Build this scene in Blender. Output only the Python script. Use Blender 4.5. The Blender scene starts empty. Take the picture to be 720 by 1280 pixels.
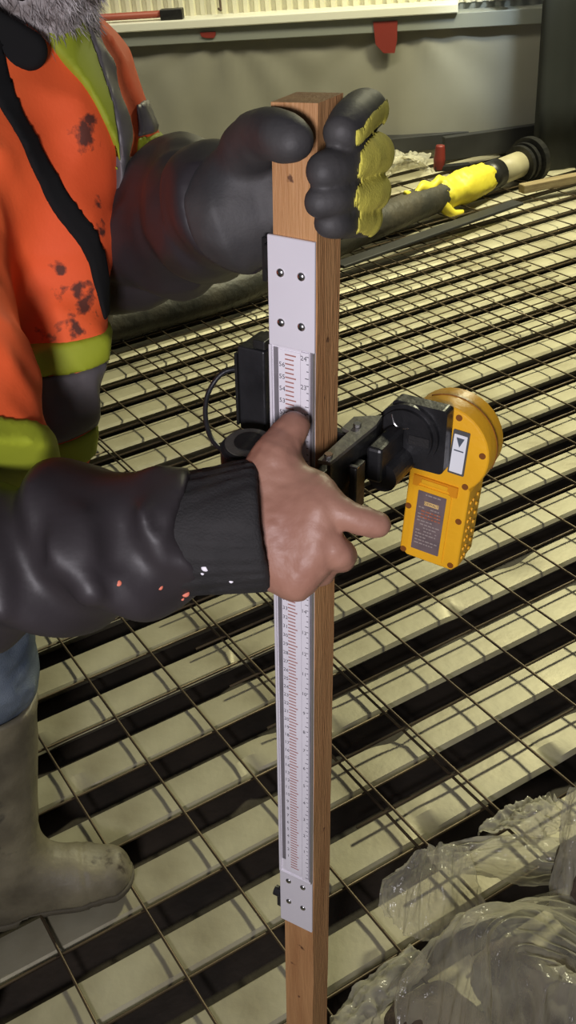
import bpy, bmesh, math, random
import numpy as np
from mathutils import Matrix, Vector
random.seed(7)
S = bpy.context.scene
COL = S.collection

# ------------------------------------------------------------------ camera
F_PX = 1352.0; TH = math.radians(31.93); RO = math.radians(4.9); CAM_H = 1.54
_fw = np.array([0, math.cos(TH), -math.sin(TH)]); _r = np.array([1.0, 0, 0]); _d = np.cross(_fw, _r)
_c, _s = math.cos(RO), math.sin(RO)
RR = np.array([_c*_r+_s*_d, -_s*_r+_c*_d, _fw])          # rows: camera right, down, forward
CC = np.array([0, 0, CAM_H])
def at(x, y, d):
    return CC + np.array([(x-360)/F_PX*d, (y-640)/F_PX*d, d]) @ RR
def fl(x, y, z=0.0):
    v = np.array([(x-360)/F_PX, (y-640)/F_PX, 1]) @ RR
    return CC + v*((z-CAM_H)/v[2])
cd = bpy.data.cameras.new('camera'); cam = bpy.data.objects.new('camera', cd); COL.objects.link(cam)
m = Matrix.Identity(4)
for i in range(3):
    m[i][0] = RR[0][i]; m[i][1] = -RR[1][i]; m[i][2] = -RR[2][i]; m[i][3] = CC[i]
cam.matrix_world = m
cd.sensor_fit = 'VERTICAL'; cd.sensor_height = 24.0; cd.lens = 24.0*F_PX/1280.0; cd.clip_start = 0.02
cd.dof.use_dof = False
S.camera = cam

# ------------------------------------------------------------------ world, lights, exposure
S.view_settings.view_transform = 'Standard'; S.view_settings.look = 'None'
S.view_settings.gamma = 1.0; S.view_settings.use_curve_mapping = False
S.view_settings.exposure = 0.0
wd = bpy.data.worlds.new('world'); S.world = wd; wd.use_nodes = True
bg = wd.node_tree.nodes['Background']; bg.inputs[0].default_value = (0.80, 0.86, 1.0, 1); bg.inputs[1].default_value = 0.055
def area(name, loc, target, sx, sy, power, col, spread=180):
    l = bpy.data.lights.new(name, 'AREA'); l.shape = 'RECTANGLE'; l.size = sx; l.size_y = sy
    l.energy = power; l.color = col; l.spread = math.radians(spread)
    o = bpy.data.objects.new(name, l); COL.objects.link(o); o.location = loc
    o.rotation_euler = (Vector(target)-Vector(loc)).to_track_quat('-Z', 'Y').to_euler()
    return o
# a row of high-bay lamps over the slab, a work lamp behind the photographer's left shoulder
area('high_bay_lamp', (1.9, 4.5, 3.2), (1.2, 4.1, 0), 0.50, 0.50, 122, (1.0, 0.96, 0.63), 138)
area('work_lamp', (-0.24, -0.52, 1.45), (0.0, 0.9, 1.1), 0.25, 0.2, 16.5, (0.98, 0.93, 1.0))
area('siding_fill', (0.0, 4.9, 2.6), (0.0, 6.0, 1.0), 3.5, 0.15, 22, (1.0, 0.95, 0.75), 110)  # added fill with no known fixture, brightens the cream siding

# ------------------------------------------------------------------ materials
def nt(name):
    m = bpy.data.materials.new(name); m.use_nodes = True
    t = m.node_tree; return m, t, t.nodes, t.links, t.nodes['Principled BSDF']
def mat(name, c1, c2=None, scale=6, rough=0.5, metal=0.0, bump=0.0, bscale=60, spec=0.5, lo=0.35, hi=0.65, stretch=None, sheen=0, rough2=None, detail=6):
    m, t, N, L, b = nt(name)
    b.inputs['Roughness'].default_value = rough; b.inputs['Metallic'].default_value = metal
    b.inputs['Specular IOR Level'].default_value = spec
    if sheen: b.inputs['Sheen Weight'].default_value = sheen
    co = N.new('ShaderNodeTexCoord'); mp = N.new('ShaderNodeMapping'); L.new(co.outputs['Object'], mp.inputs[0])
    if stretch: mp.inputs['Scale'].default_value = stretch
    b.inputs['Base Color'].default_value = (*c1, 1)
    if c2 is not None:
        n = N.new('ShaderNodeTexNoise'); n.inputs['Scale'].default_value = scale; n.inputs['Detail'].default_value = detail
        L.new(mp.outputs[0], n.inputs['Vector'])
        r = N.new('ShaderNodeValToRGB'); r.color_ramp.elements[0].position = lo; r.color_ramp.elements[1].position = hi
        r.color_ramp.elements[0].color = (*c1, 1); r.color_ramp.elements[1].color = (*c2, 1)
        L.new(n.outputs['Fac'], r.inputs[0]); L.new(r.outputs[0], b.inputs['Base Color'])
        if rough2 is not None:
            mr = N.new('ShaderNodeMapRange'); L.new(n.outputs['Fac'], mr.inputs[0])
            mr.inputs[1].default_value = lo; mr.inputs[2].default_value = hi
            mr.inputs[3].default_value = rough; mr.inputs[4].default_value = rough2; L.new(mr.outputs[0], b.inputs['Roughness'])
    if bump:
        n2 = N.new('ShaderNodeTexNoise'); n2.inputs['Scale'].default_value = bscale; n2.inputs['Detail'].default_value = 4
        L.new(mp.outputs[0], n2.inputs['Vector'])
        bp = N.new('ShaderNodeBump'); bp.inputs['Strength'].default_value = bump; bp.inputs['Distance'].default_value = 0.01
        L.new(n2.outputs['Fac'], bp.inputs['Height']); L.new(bp.outputs[0], b.inputs['Normal'])
    return m
def add_spots(m, spots, col, nscale=60, namp=0.02):
    """stains with a shape of their own: blotches of colour `col` at object-space points (x,y,z,r)"""
    t = m.node_tree; N = t.nodes; L = t.links; b = N['Principled BSDF']
    co = N.new('ShaderNodeTexCoord'); ns = N.new('ShaderNodeTexNoise'); ns.inputs['Scale'].default_value = nscale; ns.inputs['Detail'].default_value = 5
    L.new(co.outputs['Object'], ns.inputs['Vector'])
    acc = None
    for (x, y, z, r) in spots:
        d = N.new('ShaderNodeVectorMath'); d.operation = 'DISTANCE'; d.inputs[1].default_value = (x, y, z); L.new(co.outputs['Object'], d.inputs[0])
        q = N.new('ShaderNodeMath'); q.operation = 'MULTIPLY_ADD'; L.new(ns.outputs['Fac'], q.inputs[0]); q.inputs[1].default_value = r*4.0; L.new(d.outputs['Value'], q.inputs[2])
        mr = N.new('ShaderNodeMapRange'); mr.clamp = True; L.new(q.outputs[0], mr.inputs[0])
        mr.inputs[1].default_value = r*2.85; mr.inputs[2].default_value = r*2.2; mr.inputs[3].default_value = 0; mr.inputs[4].default_value = 0.9
        if acc is None: acc = mr.outputs[0]
        else:
            a = N.new('ShaderNodeMath'); a.operation = 'MAXIMUM'; L.new(acc, a.inputs[0]); L.new(mr.outputs[0], a.inputs[1]); acc = a.outputs[0]
    mx = N.new('ShaderNodeMix'); mx.data_type = 'RGBA'; L.new(acc, mx.inputs[0])
    src = b.inputs['Base Color']
    if src.links: L.new(src.links[0].from_socket, mx.inputs[6])
    else: mx.inputs[6].default_value = src.default_value
    mx.inputs[7].default_value = (*col, 1); L.new(mx.outputs[2], src)

M = {}
M['deck'] = mat('deck_steel', (0.33, 0.295, 0.19), (0.49, 0.46, 0.325), 6, 0.42, 0.25, 0.12, 30, rough2=0.6, lo=.28, hi=.68, detail=9)
add_spots(M['deck'], [(-.28, 1.36, 0, .05), (-.34, 1.62, 0, .05), (-.05, 1.18, 0, .05), (-.30, 1.86, 0, .04), (.02, 1.08, 0, .06), (-.25, 1.30, 0, .03), (-.2, 1.15, 0, .03), (.1, 1.2, 0, .05)], (0.36, 0.24, 0.11), 22)
M['valley'] = mat('valley_brown', (0.035, 0.028, 0.020), (0.065, 0.050, 0.035), 9, 0.75, 0, 0.2, 50)  # dark brown of the base under the ribs, showing along the valleys
M['wire'] = mat('wire_steel', (0.155, 0.115, 0.065), (0.075, 0.053, 0.035), 30, 0.45, 0.5)
M['rebar'] = mat('rebar_rust', (0.12, 0.08, 0.05), (0.06, 0.04, 0.03), 30, 0.7, 0.2)
M['wood'] = mat('pine', (0.60, 0.325, 0.135), (0.43, 0.205, 0.08), 7, 0.6, 0, 0.25, 50, stretch=(9, 9, 0.7), lo=.3, hi=.7)
add_spots(M['wood'], [(.003, -.019, .43, .0045), (-.009, -.019, .39, .004), (.0, -.019, .33, .003), (.019, .0, 1.2, .003), (.019, .006, .62, .004), (.019, -.004, 1.15, .003), (-.004, -.019, 1.33, .003)], (0.10, 0.04, 0.02), 200)
M['timber'] = mat('old_timber', (0.33, 0.26, 0.14), (0.22, 0.16, 0.08), 10, 0.7, 0, 0.3, 60, stretch=(1, 8, 8))
M['alu'] = mat('white_anodised', (0.80, 0.77, 0.82), (0.85, 0.82, 0.87), 10, 0.4, 0.15)
M['steel'] = mat('bright_steel', (0.55, 0.54, 0.53), None, rough=0.25, metal=1.0)
M['rail'] = mat('rail_aluminium', (0.52, 0.51, 0.52), (0.66, 0.65, 0.66), 20, 0.32, 0.8, stretch=(1, 1, .1))
M['greystrip'] = mat('grey_channel', (0.20, 0.185, 0.20), (0.27, 0.25, 0.27), 30, 0.5, 0.3)
M['tape'] = mat('scale_paper', (0.80, 0.77, 0.82), (0.85, 0.82, 0.87), 20, 0.45)
M['ink'] = mat('black_ink', (0.05, 0.045, 0.06), None, rough=0.6)
M['redink'] = mat('red_ink', (0.42, 0.19, 0.16), None, rough=0.6)
M['blackplastic'] = mat('black_plastic', (0.012, 0.012, 0.013), (0.022, 0.022, 0.024), 30, 0.38, 0, 0.1, 90)
add_spots(M['blackplastic'], [(.02, 0.0, .02, .002), (-.01, -.02, .03, .0025), (.03, -.03, .01, .002), (-.03, -.03, .04, .002)], (0.4, 0.4, 0.38), 300)
M['blackmetal'] = mat('black_metal', (0.02, 0.02, 0.02), (0.035, 0.034, 0.032), 40, 0.4, 0.4, 0.1, 90)
M['greymetal'] = mat('worn_grey_metal', (0.16, 0.155, 0.135), (0.11, 0.105, 0.09), 40, 0.45, 0.4, 0.1, 90)
M['yellow'] = mat('yellow_plastic', (0.95, 0.50, 0.02), (0.88, 0.44, 0.016), 12, 0.4, 0, 0.08, 120)
M['yellowdark'] = mat('yellow_latch', (0.76, 0.30, 0.01), None, rough=0.45)
M['hole'] = mat('screw_recess', (0.22, 0.07, 0.006), None, rough=0.6)
M['label'] = mat('grey_label', (0.15, 0.115, 0.12), (0.20, 0.15, 0.15), 60, 0.4)
M['labeltext'] = mat('label_print', (0.36, 0.30, 0.28), None, rough=0.5)
M['labelred'] = mat('label_red_print', (0.40, 0.14, 0.08), None, rough=0.5)
M['badge'] = mat('badge', (0.80, 0.55, 0.22), None, rough=0.4)
M['bezel'] = mat('screen_bezel', (0.10, 0.10, 0.10), None, rough=0.35)
m_, t_, N_, L_, b_ = nt('lcd_screen'); M['lcd'] = m_
b_.inputs['Base Color'].default_value = (0.88, 0.90, 0.94, 1); b_.inputs['Roughness'].default_value = 0.15; b_.inputs['Metallic'].default_value = 0.0
M['lcdmark'] = mat('lcd_mark', (0.10, 0.12, 0.15), None, rough=0.3)
M['lens'] = mat('dark_lens', (0.06, 0.03, 0.02), None, rough=0.1)
M['skin'] = mat('skin', (0.385, 0.20, 0.138), (0.315, 0.145, 0.10), 22, 0.5, 0, 0.06, 200, lo=.3, hi=.75)
M['nail'] = mat('nail', (0.60, 0.36, 0.28), None, rough=0.35)
M['orange'] = mat('vest_orange', (1.0, 0.150, 0.032), (0.93, 0.115, 0.025), 5, 0.75, 0, 0.04, 300)
M['lime'] = mat('lime_tape', (0.40, 0.46, 0.025), (0.32, 0.38, 0.02), 8, 0.7)
M['greytape'] = mat('grey_reflective', (0.155, 0.14, 0.145), (0.11, 0.10, 0.10), 20, 0.5, 0.1)
M['jacket'] = mat('jacket_nylon', (0.027, 0.0225, 0.024), (0.040, 0.0335, 0.037), 8, 0.50, 0, 0.03, 90, spec=0.4)
M['jacketfar'] = M['jacket']
M['knit'] = mat('knit_cuff', (0.014, 0.013, 0.013), (0.022, 0.02, 0.02), 40, 0.8, 0, 0.2, 500)
M['strap'] = mat('black_strap', (0.010, 0.010, 0.010), None, rough=0.85, spec=0.2)
M['glove'] = mat('glove_rubber', (0.038, 0.036, 0.037), (0.062, 0.058, 0.056), 25, 0.62, 0, 0.05, 350)
M['gloveyellow'] = mat('glove_yellow_knit', (0.80, 0.72, 0.11), (0.66, 0.58, 0.09), 40, 0.85, 0, 0.15, 500)
M['beard'] = mat('beard_hair', (0.60, 0.56, 0.55), (0.20, 0.165, 0.15), 60, 0.6)
M['jeans'] = mat('denim', (0.075, 0.105, 0.15), (0.26, 0.31, 0.36), 9, 0.85, 0, 0.4, 500, lo=.42, hi=.72)
M['boot'] = mat('boot_rubber', (0.27, 0.24, 0.155), (0.12, 0.105, 0.07), 11, 0.55, 0, 0.2, 60)
add_spots(M['boot'], [(-.345, 1.27, .07, .022), (-.365, 1.26, .055, .022), (-.38, 1.27, .09, .012)], (0.06, 0.045, 0.03), 60)
add_spots(M['boot'], [(-.55, 1.26, .36, .06), (-.55, 1.2, .28, .06), (-.52, 1.22, .22, .04)], (0.07, 0.065, 0.05), 40)
M['bootsole'] = mat('boot_sole', (0.12, 0.105, 0.07), None, rough=0.8)
M['tarp'] = mat('wall_poly', (0.215, 0.205, 0.16), (0.25, 0.24, 0.19), 2.5, 0.45, 0, 0.1, 6)
M['siding'] = mat('cream_siding', (0.72, 0.69, 0.52), (0.66, 0.63, 0.47), 4, 0.5)
M['ledge'] = mat('white_ledge', (0.70, 0.69, 0.58), None, rough=0.5)
M['ledgeunder'] = mat('grey_girt', (0.22, 0.23, 0.20), None, rough=0.6)
M['curtain'] = mat('black_curtain', (0.012, 0.0145, 0.0145), (0.018, 0.021, 0.021), 3, 0.7)
M['redtape'] = mat('red_tape', (0.20, 0.025, 0.018), None, rough=0.5)
M['redpaint'] = mat('maroon_pipe', (0.28, 0.055, 0.035), None, rough=0.5)
M['redpaint2'] = mat('orange_paint', (0.75, 0.20, 0.12), None, rough=0.6)
M['hose'] = mat('hose_rubber', (0.026, 0.026, 0.022), (0.07, 0.06, 0.042), 7, 0.55, 0, 0.4, 40)
M['wrap'] = mat('yellow_wrap', (0.80, 0.70, 0.06), (0.72, 0.60, 0.05), 12, 0.5, 0, 0.3, 30)
M['pipe'] = mat('beige_pipe', (0.46, 0.42, 0.27), (0.38, 0.34, 0.21), 10, 0.5)
M['dirt'] = mat('brown_earth', (0.045, 0.033, 0.024), (0.11, 0.08, 0.055), 14, 0.9, 0, 0.8, 60)
M['blackbeam'] = mat('black_beam', (0.02, 0.02, 0.02), (0.03, 0.03, 0.03), 8, 0.5)
def plastic(name, dens, col):
    m, t, N, L, b = nt(name)
    b.inputs['Base Color'].default_value = (*col, 1); b.inputs['Roughness'].default_value = 0.14; b.inputs['Specular IOR Level'].default_value = 0.7
    tl = N.new('ShaderNodeBsdfTranslucent'); tl.inputs[0].default_value = (*col, 1)
    ms = N.new('ShaderNodeMixShader'); ms.inputs[0].default_value = 0.35; L.new(b.outputs[0], ms.inputs[1]); L.new(tl.outputs[0], ms.inputs[2])
    tr = N.new('ShaderNodeBsdfTransparent'); tr.inputs[0].default_value = (0.95, 0.94, 0.9, 1)
    lw = N.new('ShaderNodeLayerWeight'); lw.inputs[0].default_value = 0.45
    co = N.new('ShaderNodeTexCoord'); n = N.new('ShaderNodeTexNoise'); n.inputs['Scale'].default_value = 14; L.new(co.outputs['Object'], n.inputs['Vector'])
    mr = N.new('ShaderNodeMapRange'); L.new(n.outputs['Fac'], mr.inputs[0]); mr.inputs[1].default_value = .35; mr.inputs[2].default_value = .65
    mr.inputs[3].default_value = dens*0.7; mr.inputs[4].default_value = dens*1.25
    ad = N.new('ShaderNodeMath'); ad.operation = 'MULTIPLY_ADD'; L.new(lw.outputs['Facing'], ad.inputs[0]); ad.inputs[1].default_value = 0.42; L.new(mr.outputs[0], ad.inputs[2]); ad.use_clamp = True
    mx = N.new('ShaderNodeMixShader'); L.new(ad.outputs[0], mx.inputs[0]); L.new(tr.outputs[0], mx.inputs[1]); L.new(ms.outputs[0], mx.inputs[2])
    n3 = N.new('ShaderNodeTexNoise'); n3.inputs['Scale'].default_value = 45; n3.inputs['Detail'].default_value = 3; L.new(co.outputs['Object'], n3.inputs['Vector'])
    bp = N.new('ShaderNodeBump'); bp.inputs['Strength'].default_value = 0.5; bp.inputs['Distance'].default_value = 0.01; L.new(n3.outputs['Fac'], bp.inputs['Height']); L.new(bp.outputs[0], b.inputs['Normal'])
    L.new(mx.outputs[0], N['Material Output'].inputs[0]); return m
M['poly'] = plastic('clear_polythene', 0.25, (0.80, 0.77, 0.62))
M['poly3'] = plastic('thin_polythene', 0.36, (0.80, 0.77, 0.62))
M['poly2'] = plastic('milky_polythene', 0.45, (0.80, 0.77, 0.62))

# ------------------------------------------------------------------ mesh helpers
def link(name, me, mt, parent=None, smooth=False, inv=None):
    if isinstance(me, bmesh.types.BMesh):
        d = bpy.data.meshes.new(name); me.normal_update(); me.to_mesh(d); me.free(); me = d
    o = bpy.data.objects.new(name, me); COL.objects.link(o)
    if mt is not None and not me.materials: me.materials.append(mt)
    if parent is not None:
        o.parent = parent
        if inv is not None: o.matrix_parent_inverse = inv
    if smooth: me.shade_smooth()
    return o
def tag(o, label, cat, group=None, kind=None):
    o['label'] = label; o['category'] = cat
    if group: o['group'] = group
    if kind: o['kind'] = kind
    return o
def thing(name, label, cat, loc=(0, 0, 0), group=None, matrix=None):
    o = bpy.data.objects.new(name, None); COL.objects.link(o); o.empty_display_size = 0.05
    if matrix is not None: o.matrix_world = matrix
    else: o.location = loc
    return tag(o, label, cat, group)
def struct(o): o['kind'] = 'structure'; return o
def box(bm, lo, hi, bev=0.0, seg=2):
    lo = Vector(lo); hi = Vector(hi)
    r = bmesh.ops.create_cube(bm, size=1.0, matrix=Matrix.Translation((lo+hi)/2) @ Matrix.Diagonal((*(hi-lo), 1)))
    if bev > 0:
        es = list({e for v in r['verts'] for e in v.link_edges})
        bmesh.ops.bevel(bm, geom=es, offset=bev, segments=seg, affect='EDGES', profile=0.5)
    return bm
def BX(lo, hi, bev=0.0, seg=2): return box(bmesh.new(), lo, hi, bev, seg)
def cyl(bm, a, b, r1, r2=None, n=16, caps=True):
    a = Vector(a); b = Vector(b); r2 = r1 if r2 is None else r2
    q = (b-a).to_track_quat('Z', 'Y').to_matrix().to_4x4()
    bmesh.ops.create_cone(bm, cap_ends=caps, segments=n, radius1=r1, radius2=r2, depth=(b-a).length, matrix=Matrix.Translation((a+b)/2) @ q)
    return bm
def tube(pts, rad, n=10, closed_ends=True, sub=6):
    """swept tube through control points (Catmull-Rom)"""
    P = [Vector(p) for p in pts]; rr = rad if hasattr(rad, '__len__') else [rad]*len(P)
    Q = []; Rr = []
    for i in range(len(P)-1):
        p0 = P[max(i-1, 0)]; p1 = P[i]; p2 = P[i+1]; p3 = P[min(i+2, len(P)-1)]
        for k in range(sub):
            t = k/sub
            Q.append(0.5*((2*p1)+(p2-p0)*t+(2*p0-5*p1+4*p2-p3)*t*t+(3*p1-p0-3*p2+p3)*t**3)); Rr.append(rr[i]*(1-t)+rr[i+1]*t)
    Q.append(P[-1]); Rr.append(rr[-1])
    bm = bmesh.new(); rings = []; up = Vector((0, 0, 1))
    for i, q in enumerate(Q):
        d = (Q[min(i+1, len(Q)-1)]-Q[max(i-1, 0)]).normalized()
        if abs(d.dot(up)) > 0.97: up = Vector((1, 0, 0))
        x = d.cross(up).normalized(); y = x.cross(d)
        up = y
        rings.append([bm.verts.new(q+Rr[i]*(math.cos(2*math.pi*k/n)*x+math.sin(2*math.pi*k/n)*y)) for k in range(n)])
    for a, b in zip(rings, rings[1:]):
        for k in range(n): bm.faces.new((a[k], a[(k+1) % n], b[(k+1) % n], b[k]))
    if closed_ends: bm.faces.new(rings[0][::-1]); bm.faces.new(rings[-1])
    bmesh.ops.recalc_face_normals(bm, faces=bm.faces)
    return bm
def prism(poly, y0, y1, bev=0.0, seg=2):
    """polygon in local (x,z) extruded along local y from y0 (front) to y1 (back)"""
    bm = bmesh.new(); A = [bm.verts.new((x, y0, z)) for x, z in poly]; B = [bm.verts.new((x, y1, z)) for x, z in poly]
    n = len(poly); bm.faces.new(A); bm.faces.new(B[::-1])
    for i in range(n): bm.faces.new((A[i], B[i], B[(i+1) % n], A[(i+1) % n]))
    bmesh.ops.recalc_face_normals(bm, faces=bm.faces)
    if bev:
        es = [e for e in bm.edges if abs(e.verts[0].co.y-e.verts[1].co.y) < 1e-7 and e.verts[0].co.y == y0]
        bmesh.ops.bevel(bm, geom=es, offset=bev, segments=seg, affect='EDGES', profile=0.5)
    return bm
def rrect(x0, z0, x1, z1, r, n=5):
    out = []
    for cx, cz, a0 in ((x1-r, z0+r, -90), (x1-r, z1-r, 0), (x0+r, z1-r, 90), (x0+r, z0+r, 180)):
        for k in range(n+1):
            a = math.radians(a0+90*k/n); out.append((cx+r*math.cos(a), cz+r*math.sin(a)))
    return out

# ------------------------------------------------------------------ implicit surfaces (bodies and clothes)
_rng = np.random.default_rng(3); _LAT = _rng.random((32, 32, 32)).astype(np.float32)
def vnoise(x, y, z):
    xi = np.floor(x).astype(np.int32); yi = np.floor(y).astype(np.int32); zi = np.floor(z).astype(np.int32)
    fx = x-xi; fy = y-yi; fz = z-zi
    fx = fx*fx*(3-2*fx); fy = fy*fy*(3-2*fy); fz = fz*fz*(3-2*fz)
    g = lambda a, b, c: _LAT[(xi+a) & 31, (yi+b) & 31, (zi+c) & 31]
    x00 = g(0, 0, 0)*(1-fx)+g(1, 0, 0)*fx; x10 = g(0, 1, 0)*(1-fx)+g(1, 1, 0)*fx
    x01 = g(0, 0, 1)*(1-fx)+g(1, 0, 1)*fx; x11 = g(0, 1, 1)*(1-fx)+g(1, 1, 1)*fx
    return ((x00*(1-fy)+x10*fy)*(1-fz)+(x01*(1-fy)+x11*fy)*fz)*2-1
def rc(P, a, b, ra, rb):
    a = np.asarray(a, np.float32); b = np.asarray(b, np.float32); ba = b-a; L2 = float(ba@ba)
    px, py, pz = P[0]-a[0], P[1]-a[1], P[2]-a[2]
    t = np.clip((px*ba[0]+py*ba[1]+pz*ba[2])/L2, 0, 1)
    return np.sqrt((px-t*ba[0])**2+(py-t*ba[1])**2+(pz-t*ba[2])**2)-(ra+(rb-ra)*t)
def chain(P, pts, rad, k=0.004):
    d = None
    for i in range(len(pts)-1):
        q = rc(P, pts[i], pts[i+1], rad[i], rad[i+1]); d = q if d is None else smin(d, q, k)
    return d
def cchain(P, pts, rad, sub=4):
    Q = [np.asarray(p, float) for p in pts]; q = []; r = []
    for i in range(len(Q)-1):
        p0, p1, p2, p3 = Q[max(i-1, 0)], Q[i], Q[i+1], Q[min(i+2, len(Q)-1)]
        for k in range(sub):
            t = k/sub; q.append(.5*(2*p1+(p2-p0)*t+(2*p0-5*p1+4*p2-p3)*t*t+(3*p1-p0-3*p2+p3)*t**3)); r.append(rad[i]+(rad[i+1]-rad[i])*t)
    q.append(Q[-1]); r.append(rad[-1]); d = None
    for i in range(len(q)-1):
        g = rc(P, q[i], q[i+1], r[i], r[i+1]); d = g if d is None else np.minimum(d, g)
    return d
def hit(fn, x, y, d0=.6, d1=1.7):
    dd = np.arange(d0, d1, .0015); A = np.array([at(x, y, d) for d in dd]); v = fn([A[:, 0], A[:, 1], A[:, 2]])
    k = int(np.argmax(v < 0)); return A[k]
def ell(P, c, r, ax=None):
    p = [P[0]-c[0], P[1]-c[1], P[2]-c[2]]
    if ax is not None: p = [p[0]*a[0]+p[1]*a[1]+p[2]*a[2] for a in ax]
    k0 = np.sqrt((p[0]/r[0])**2+(p[1]/r[1])**2+(p[2]/r[2])**2)+1e-9
    k1 = np.sqrt((p[0]/r[0]**2)**2+(p[1]/r[1]**2)**2+(p[2]/r[2]**2)**2)+1e-9
    return k0*(k0-1)/k1
def smin(a, b, k):
    h = np.clip(0.5+0.5*(b-a)/k, 0, 1); return b*(1-h)+a*h-k*h*(1-h)
def smax(a, b, k): return -smin(-a, -b, k)
def along(P, a, b):
    a = np.asarray(a); b = np.asarray(b); ba = b-a
    return ((P[0]-a[0])*ba[0]+(P[1]-a[1])*ba[1]+(P[2]-a[2])*ba[2])/np.linalg.norm(ba)
def snet(fn, pts, pad, h):
    """naive surface nets -> (verts, quads)"""
    pts = np.array(pts); lo = pts.min(0)-pad; hi = pts.max(0)+pad
    ax = [np.arange(lo[i], hi[i]+h, h, dtype=np.float32) for i in range(3)]
    G = np.meshgrid(*ax, indexing='ij'); D = fn(G).astype(np.float32)
    ins = D < 0; cnt = np.zeros([n-1 for n in D.shape], np.int8)
    sl = lambda A, o: A[o[0]:A.shape[0]-1+o[0], o[1]:A.shape[1]-1+o[1], o[2]:A.shape[2]-1+o[2]]
    offs = [(i, j, k) for i in (0, 1) for j in (0, 1) for k in (0, 1)]
    for o in offs: cnt += sl(ins, o)
    act = (cnt > 0) & (cnt < 8); I = np.argwhere(act)
    idx = np.full(act.shape, -1, np.int64); idx[act] = np.arange(len(I))
    acc = np.zeros((len(I), 3), np.float32); num = np.zeros(len(I), np.float32)
    for o in offs:
        for axn in range(3):
            if o[axn]: continue
            o2 = list(o); o2[axn] = 1
            d0 = D[I[:, 0]+o[0], I[:, 1]+o[1], I[:, 2]+o[2]]; d1 = D[I[:, 0]+o2[0], I[:, 1]+o2[1], I[:, 2]+o2[2]]
            mk = (d0 < 0) != (d1 < 0); t = np.where(mk, d0/np.where(mk, d0-d1, 1), 0)
            p = np.tile(np.array(o, np.float32), (len(I), 1)); p[:, axn] += t
            acc += p*mk[:, None]; num += mk
    V = (I+acc/num[:, None])*h+lo
    Q = []
    for axn in range(3):
        s0 = [slice(None)]*3; s1 = [slice(None)]*3; s0[axn] = slice(0, -1); s1[axn] = slice(1, None)
        A = ins[tuple(s0)]; B = ins[tuple(s1)]; u, v = (axn+1) % 3, (axn+2) % 3
        E = np.argwhere(A != B); ok = (E[:, u] > 0) & (E[:, v] > 0) & (E[:, u] < act.shape[u]) & (E[:, v] < act.shape[v]); E = E[ok]
        s = A[E[:, 0], E[:, 1], E[:, 2]]
        def c(du, dv):
            q = E.copy(); q[:, u] += du; q[:, v] += dv; return idx[q[:, 0], q[:, 1], q[:, 2]]
        q = np.stack([c(-1, -1), c(0, -1), c(0, 0), c(-1, 0)], 1); q[~s] = q[~s][:, ::-1]; Q.append(q)
    return V, np.concatenate(Q)
def sdfobj(name, fn, pts, pad, h, mt, parent=None, inv=None, extra=None):
    V, Q = snet(fn, pts, pad, h)
    if extra is not None:
        for V2, Q2 in extra: Q = np.concatenate([Q, Q2+len(V)]); V = np.concatenate([V, V2])
    me = bpy.data.meshes.new(name); me.from_pydata(V.tolist(), [], Q.tolist()); me.update()
    return link(name, me, mt, parent, True, inv)

# ------------------------------------------------------------------ floor: profiled steel deck with wire mesh
AZ = 1.0627
DA = np.array([math.sin(AZ), math.cos(AZ), 0]); DB = np.array([-math.cos(AZ), math.sin(AZ), 0])
def st(s, t, z): return s*DA+t*DB+np.array([0, 0, z])
PITCH = 0.157; FAR0 = 1.312; DEPTH = 0.048
floor_m = Matrix(((DA[0], DB[0], 0, 0), (DA[1], DB[1], 0, 0), (0, 0, 1, 0), (0, 0, 0, 1)))
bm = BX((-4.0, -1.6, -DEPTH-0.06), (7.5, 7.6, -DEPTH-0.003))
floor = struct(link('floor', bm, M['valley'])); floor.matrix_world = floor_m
rnd = random.Random(4)
prof = [(-0.050, -DEPTH), (-0.0505, -DEPTH), (-0.088, -0.007), (-0.080, 0.0), (-0.045, 0.0010), (-0.004, 0.0), (0.0, -0.005), (-0.032, -DEPTH), (-0.0315, -DEPTH)]
k0 = -16; k1 = 38
for k in range(k0, k1):
    t0 = FAR0+PITCH*k
    near = -2 <= k <= 8
    ss = np.arange(-3.2, 6.6, 0.012 if near else 0.35)
    bm = bmesh.new(); rows = []
    dents = [(rnd.uniform(-.7, 1.6), rnd.choice((0, 1)), rnd.uniform(.008, .022), rnd.uniform(.02, .05)) for _ in range(4)] if near else []
    for s in ss:
        row = []
        for j, (dt, z) in enumerate(prof):
            zz = z; d2 = dt
            for (sc, side, amp, wd_) in dents:
                g = math.exp(-((s-sc)/wd_)**2)
                if side == 0 and 1 <= j <= 4: d2 += amp*0.55*g*(1 if j < 4 else .3); zz += (-.010 if j in (2, 3) else .004 if j == 4 else 0)*g
                if side == 1 and 4 <= j <= 6: d2 -= amp*0.4*g*(1 if j > 4 else .2); zz -= (.008 if j > 4 else 0)*g
            row.append(bm.verts.new((s, d2, zz)))
        rows.append(row)
    for a, b in zip(rows, rows[1:]):
        for j in range(len(prof)-1): bm.faces.new((a[j], b[j], b[j+1], a[j+1]))
    bmesh.ops.recalc_face_normals(bm, faces=bm.faces)
    o = link('deck_rib', bm, M['deck'], floor); o.location = (0, t0, 0)
    o.data.shade_smooth(); o.data.set_sharp_from_angle(angle=math.radians(22))
WR = 0.0028
def unit_wire():
    bm = bmesh.new(); cyl(bm, (0, 0, 0), (1, 0, 0), WR, n=6); d = bpy.data.meshes.new('wire'); bm.to_mesh(d); bm.free(); d.materials.append(M['wire']); d.shade_smooth(); return d
UW = unit_wire()
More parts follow.
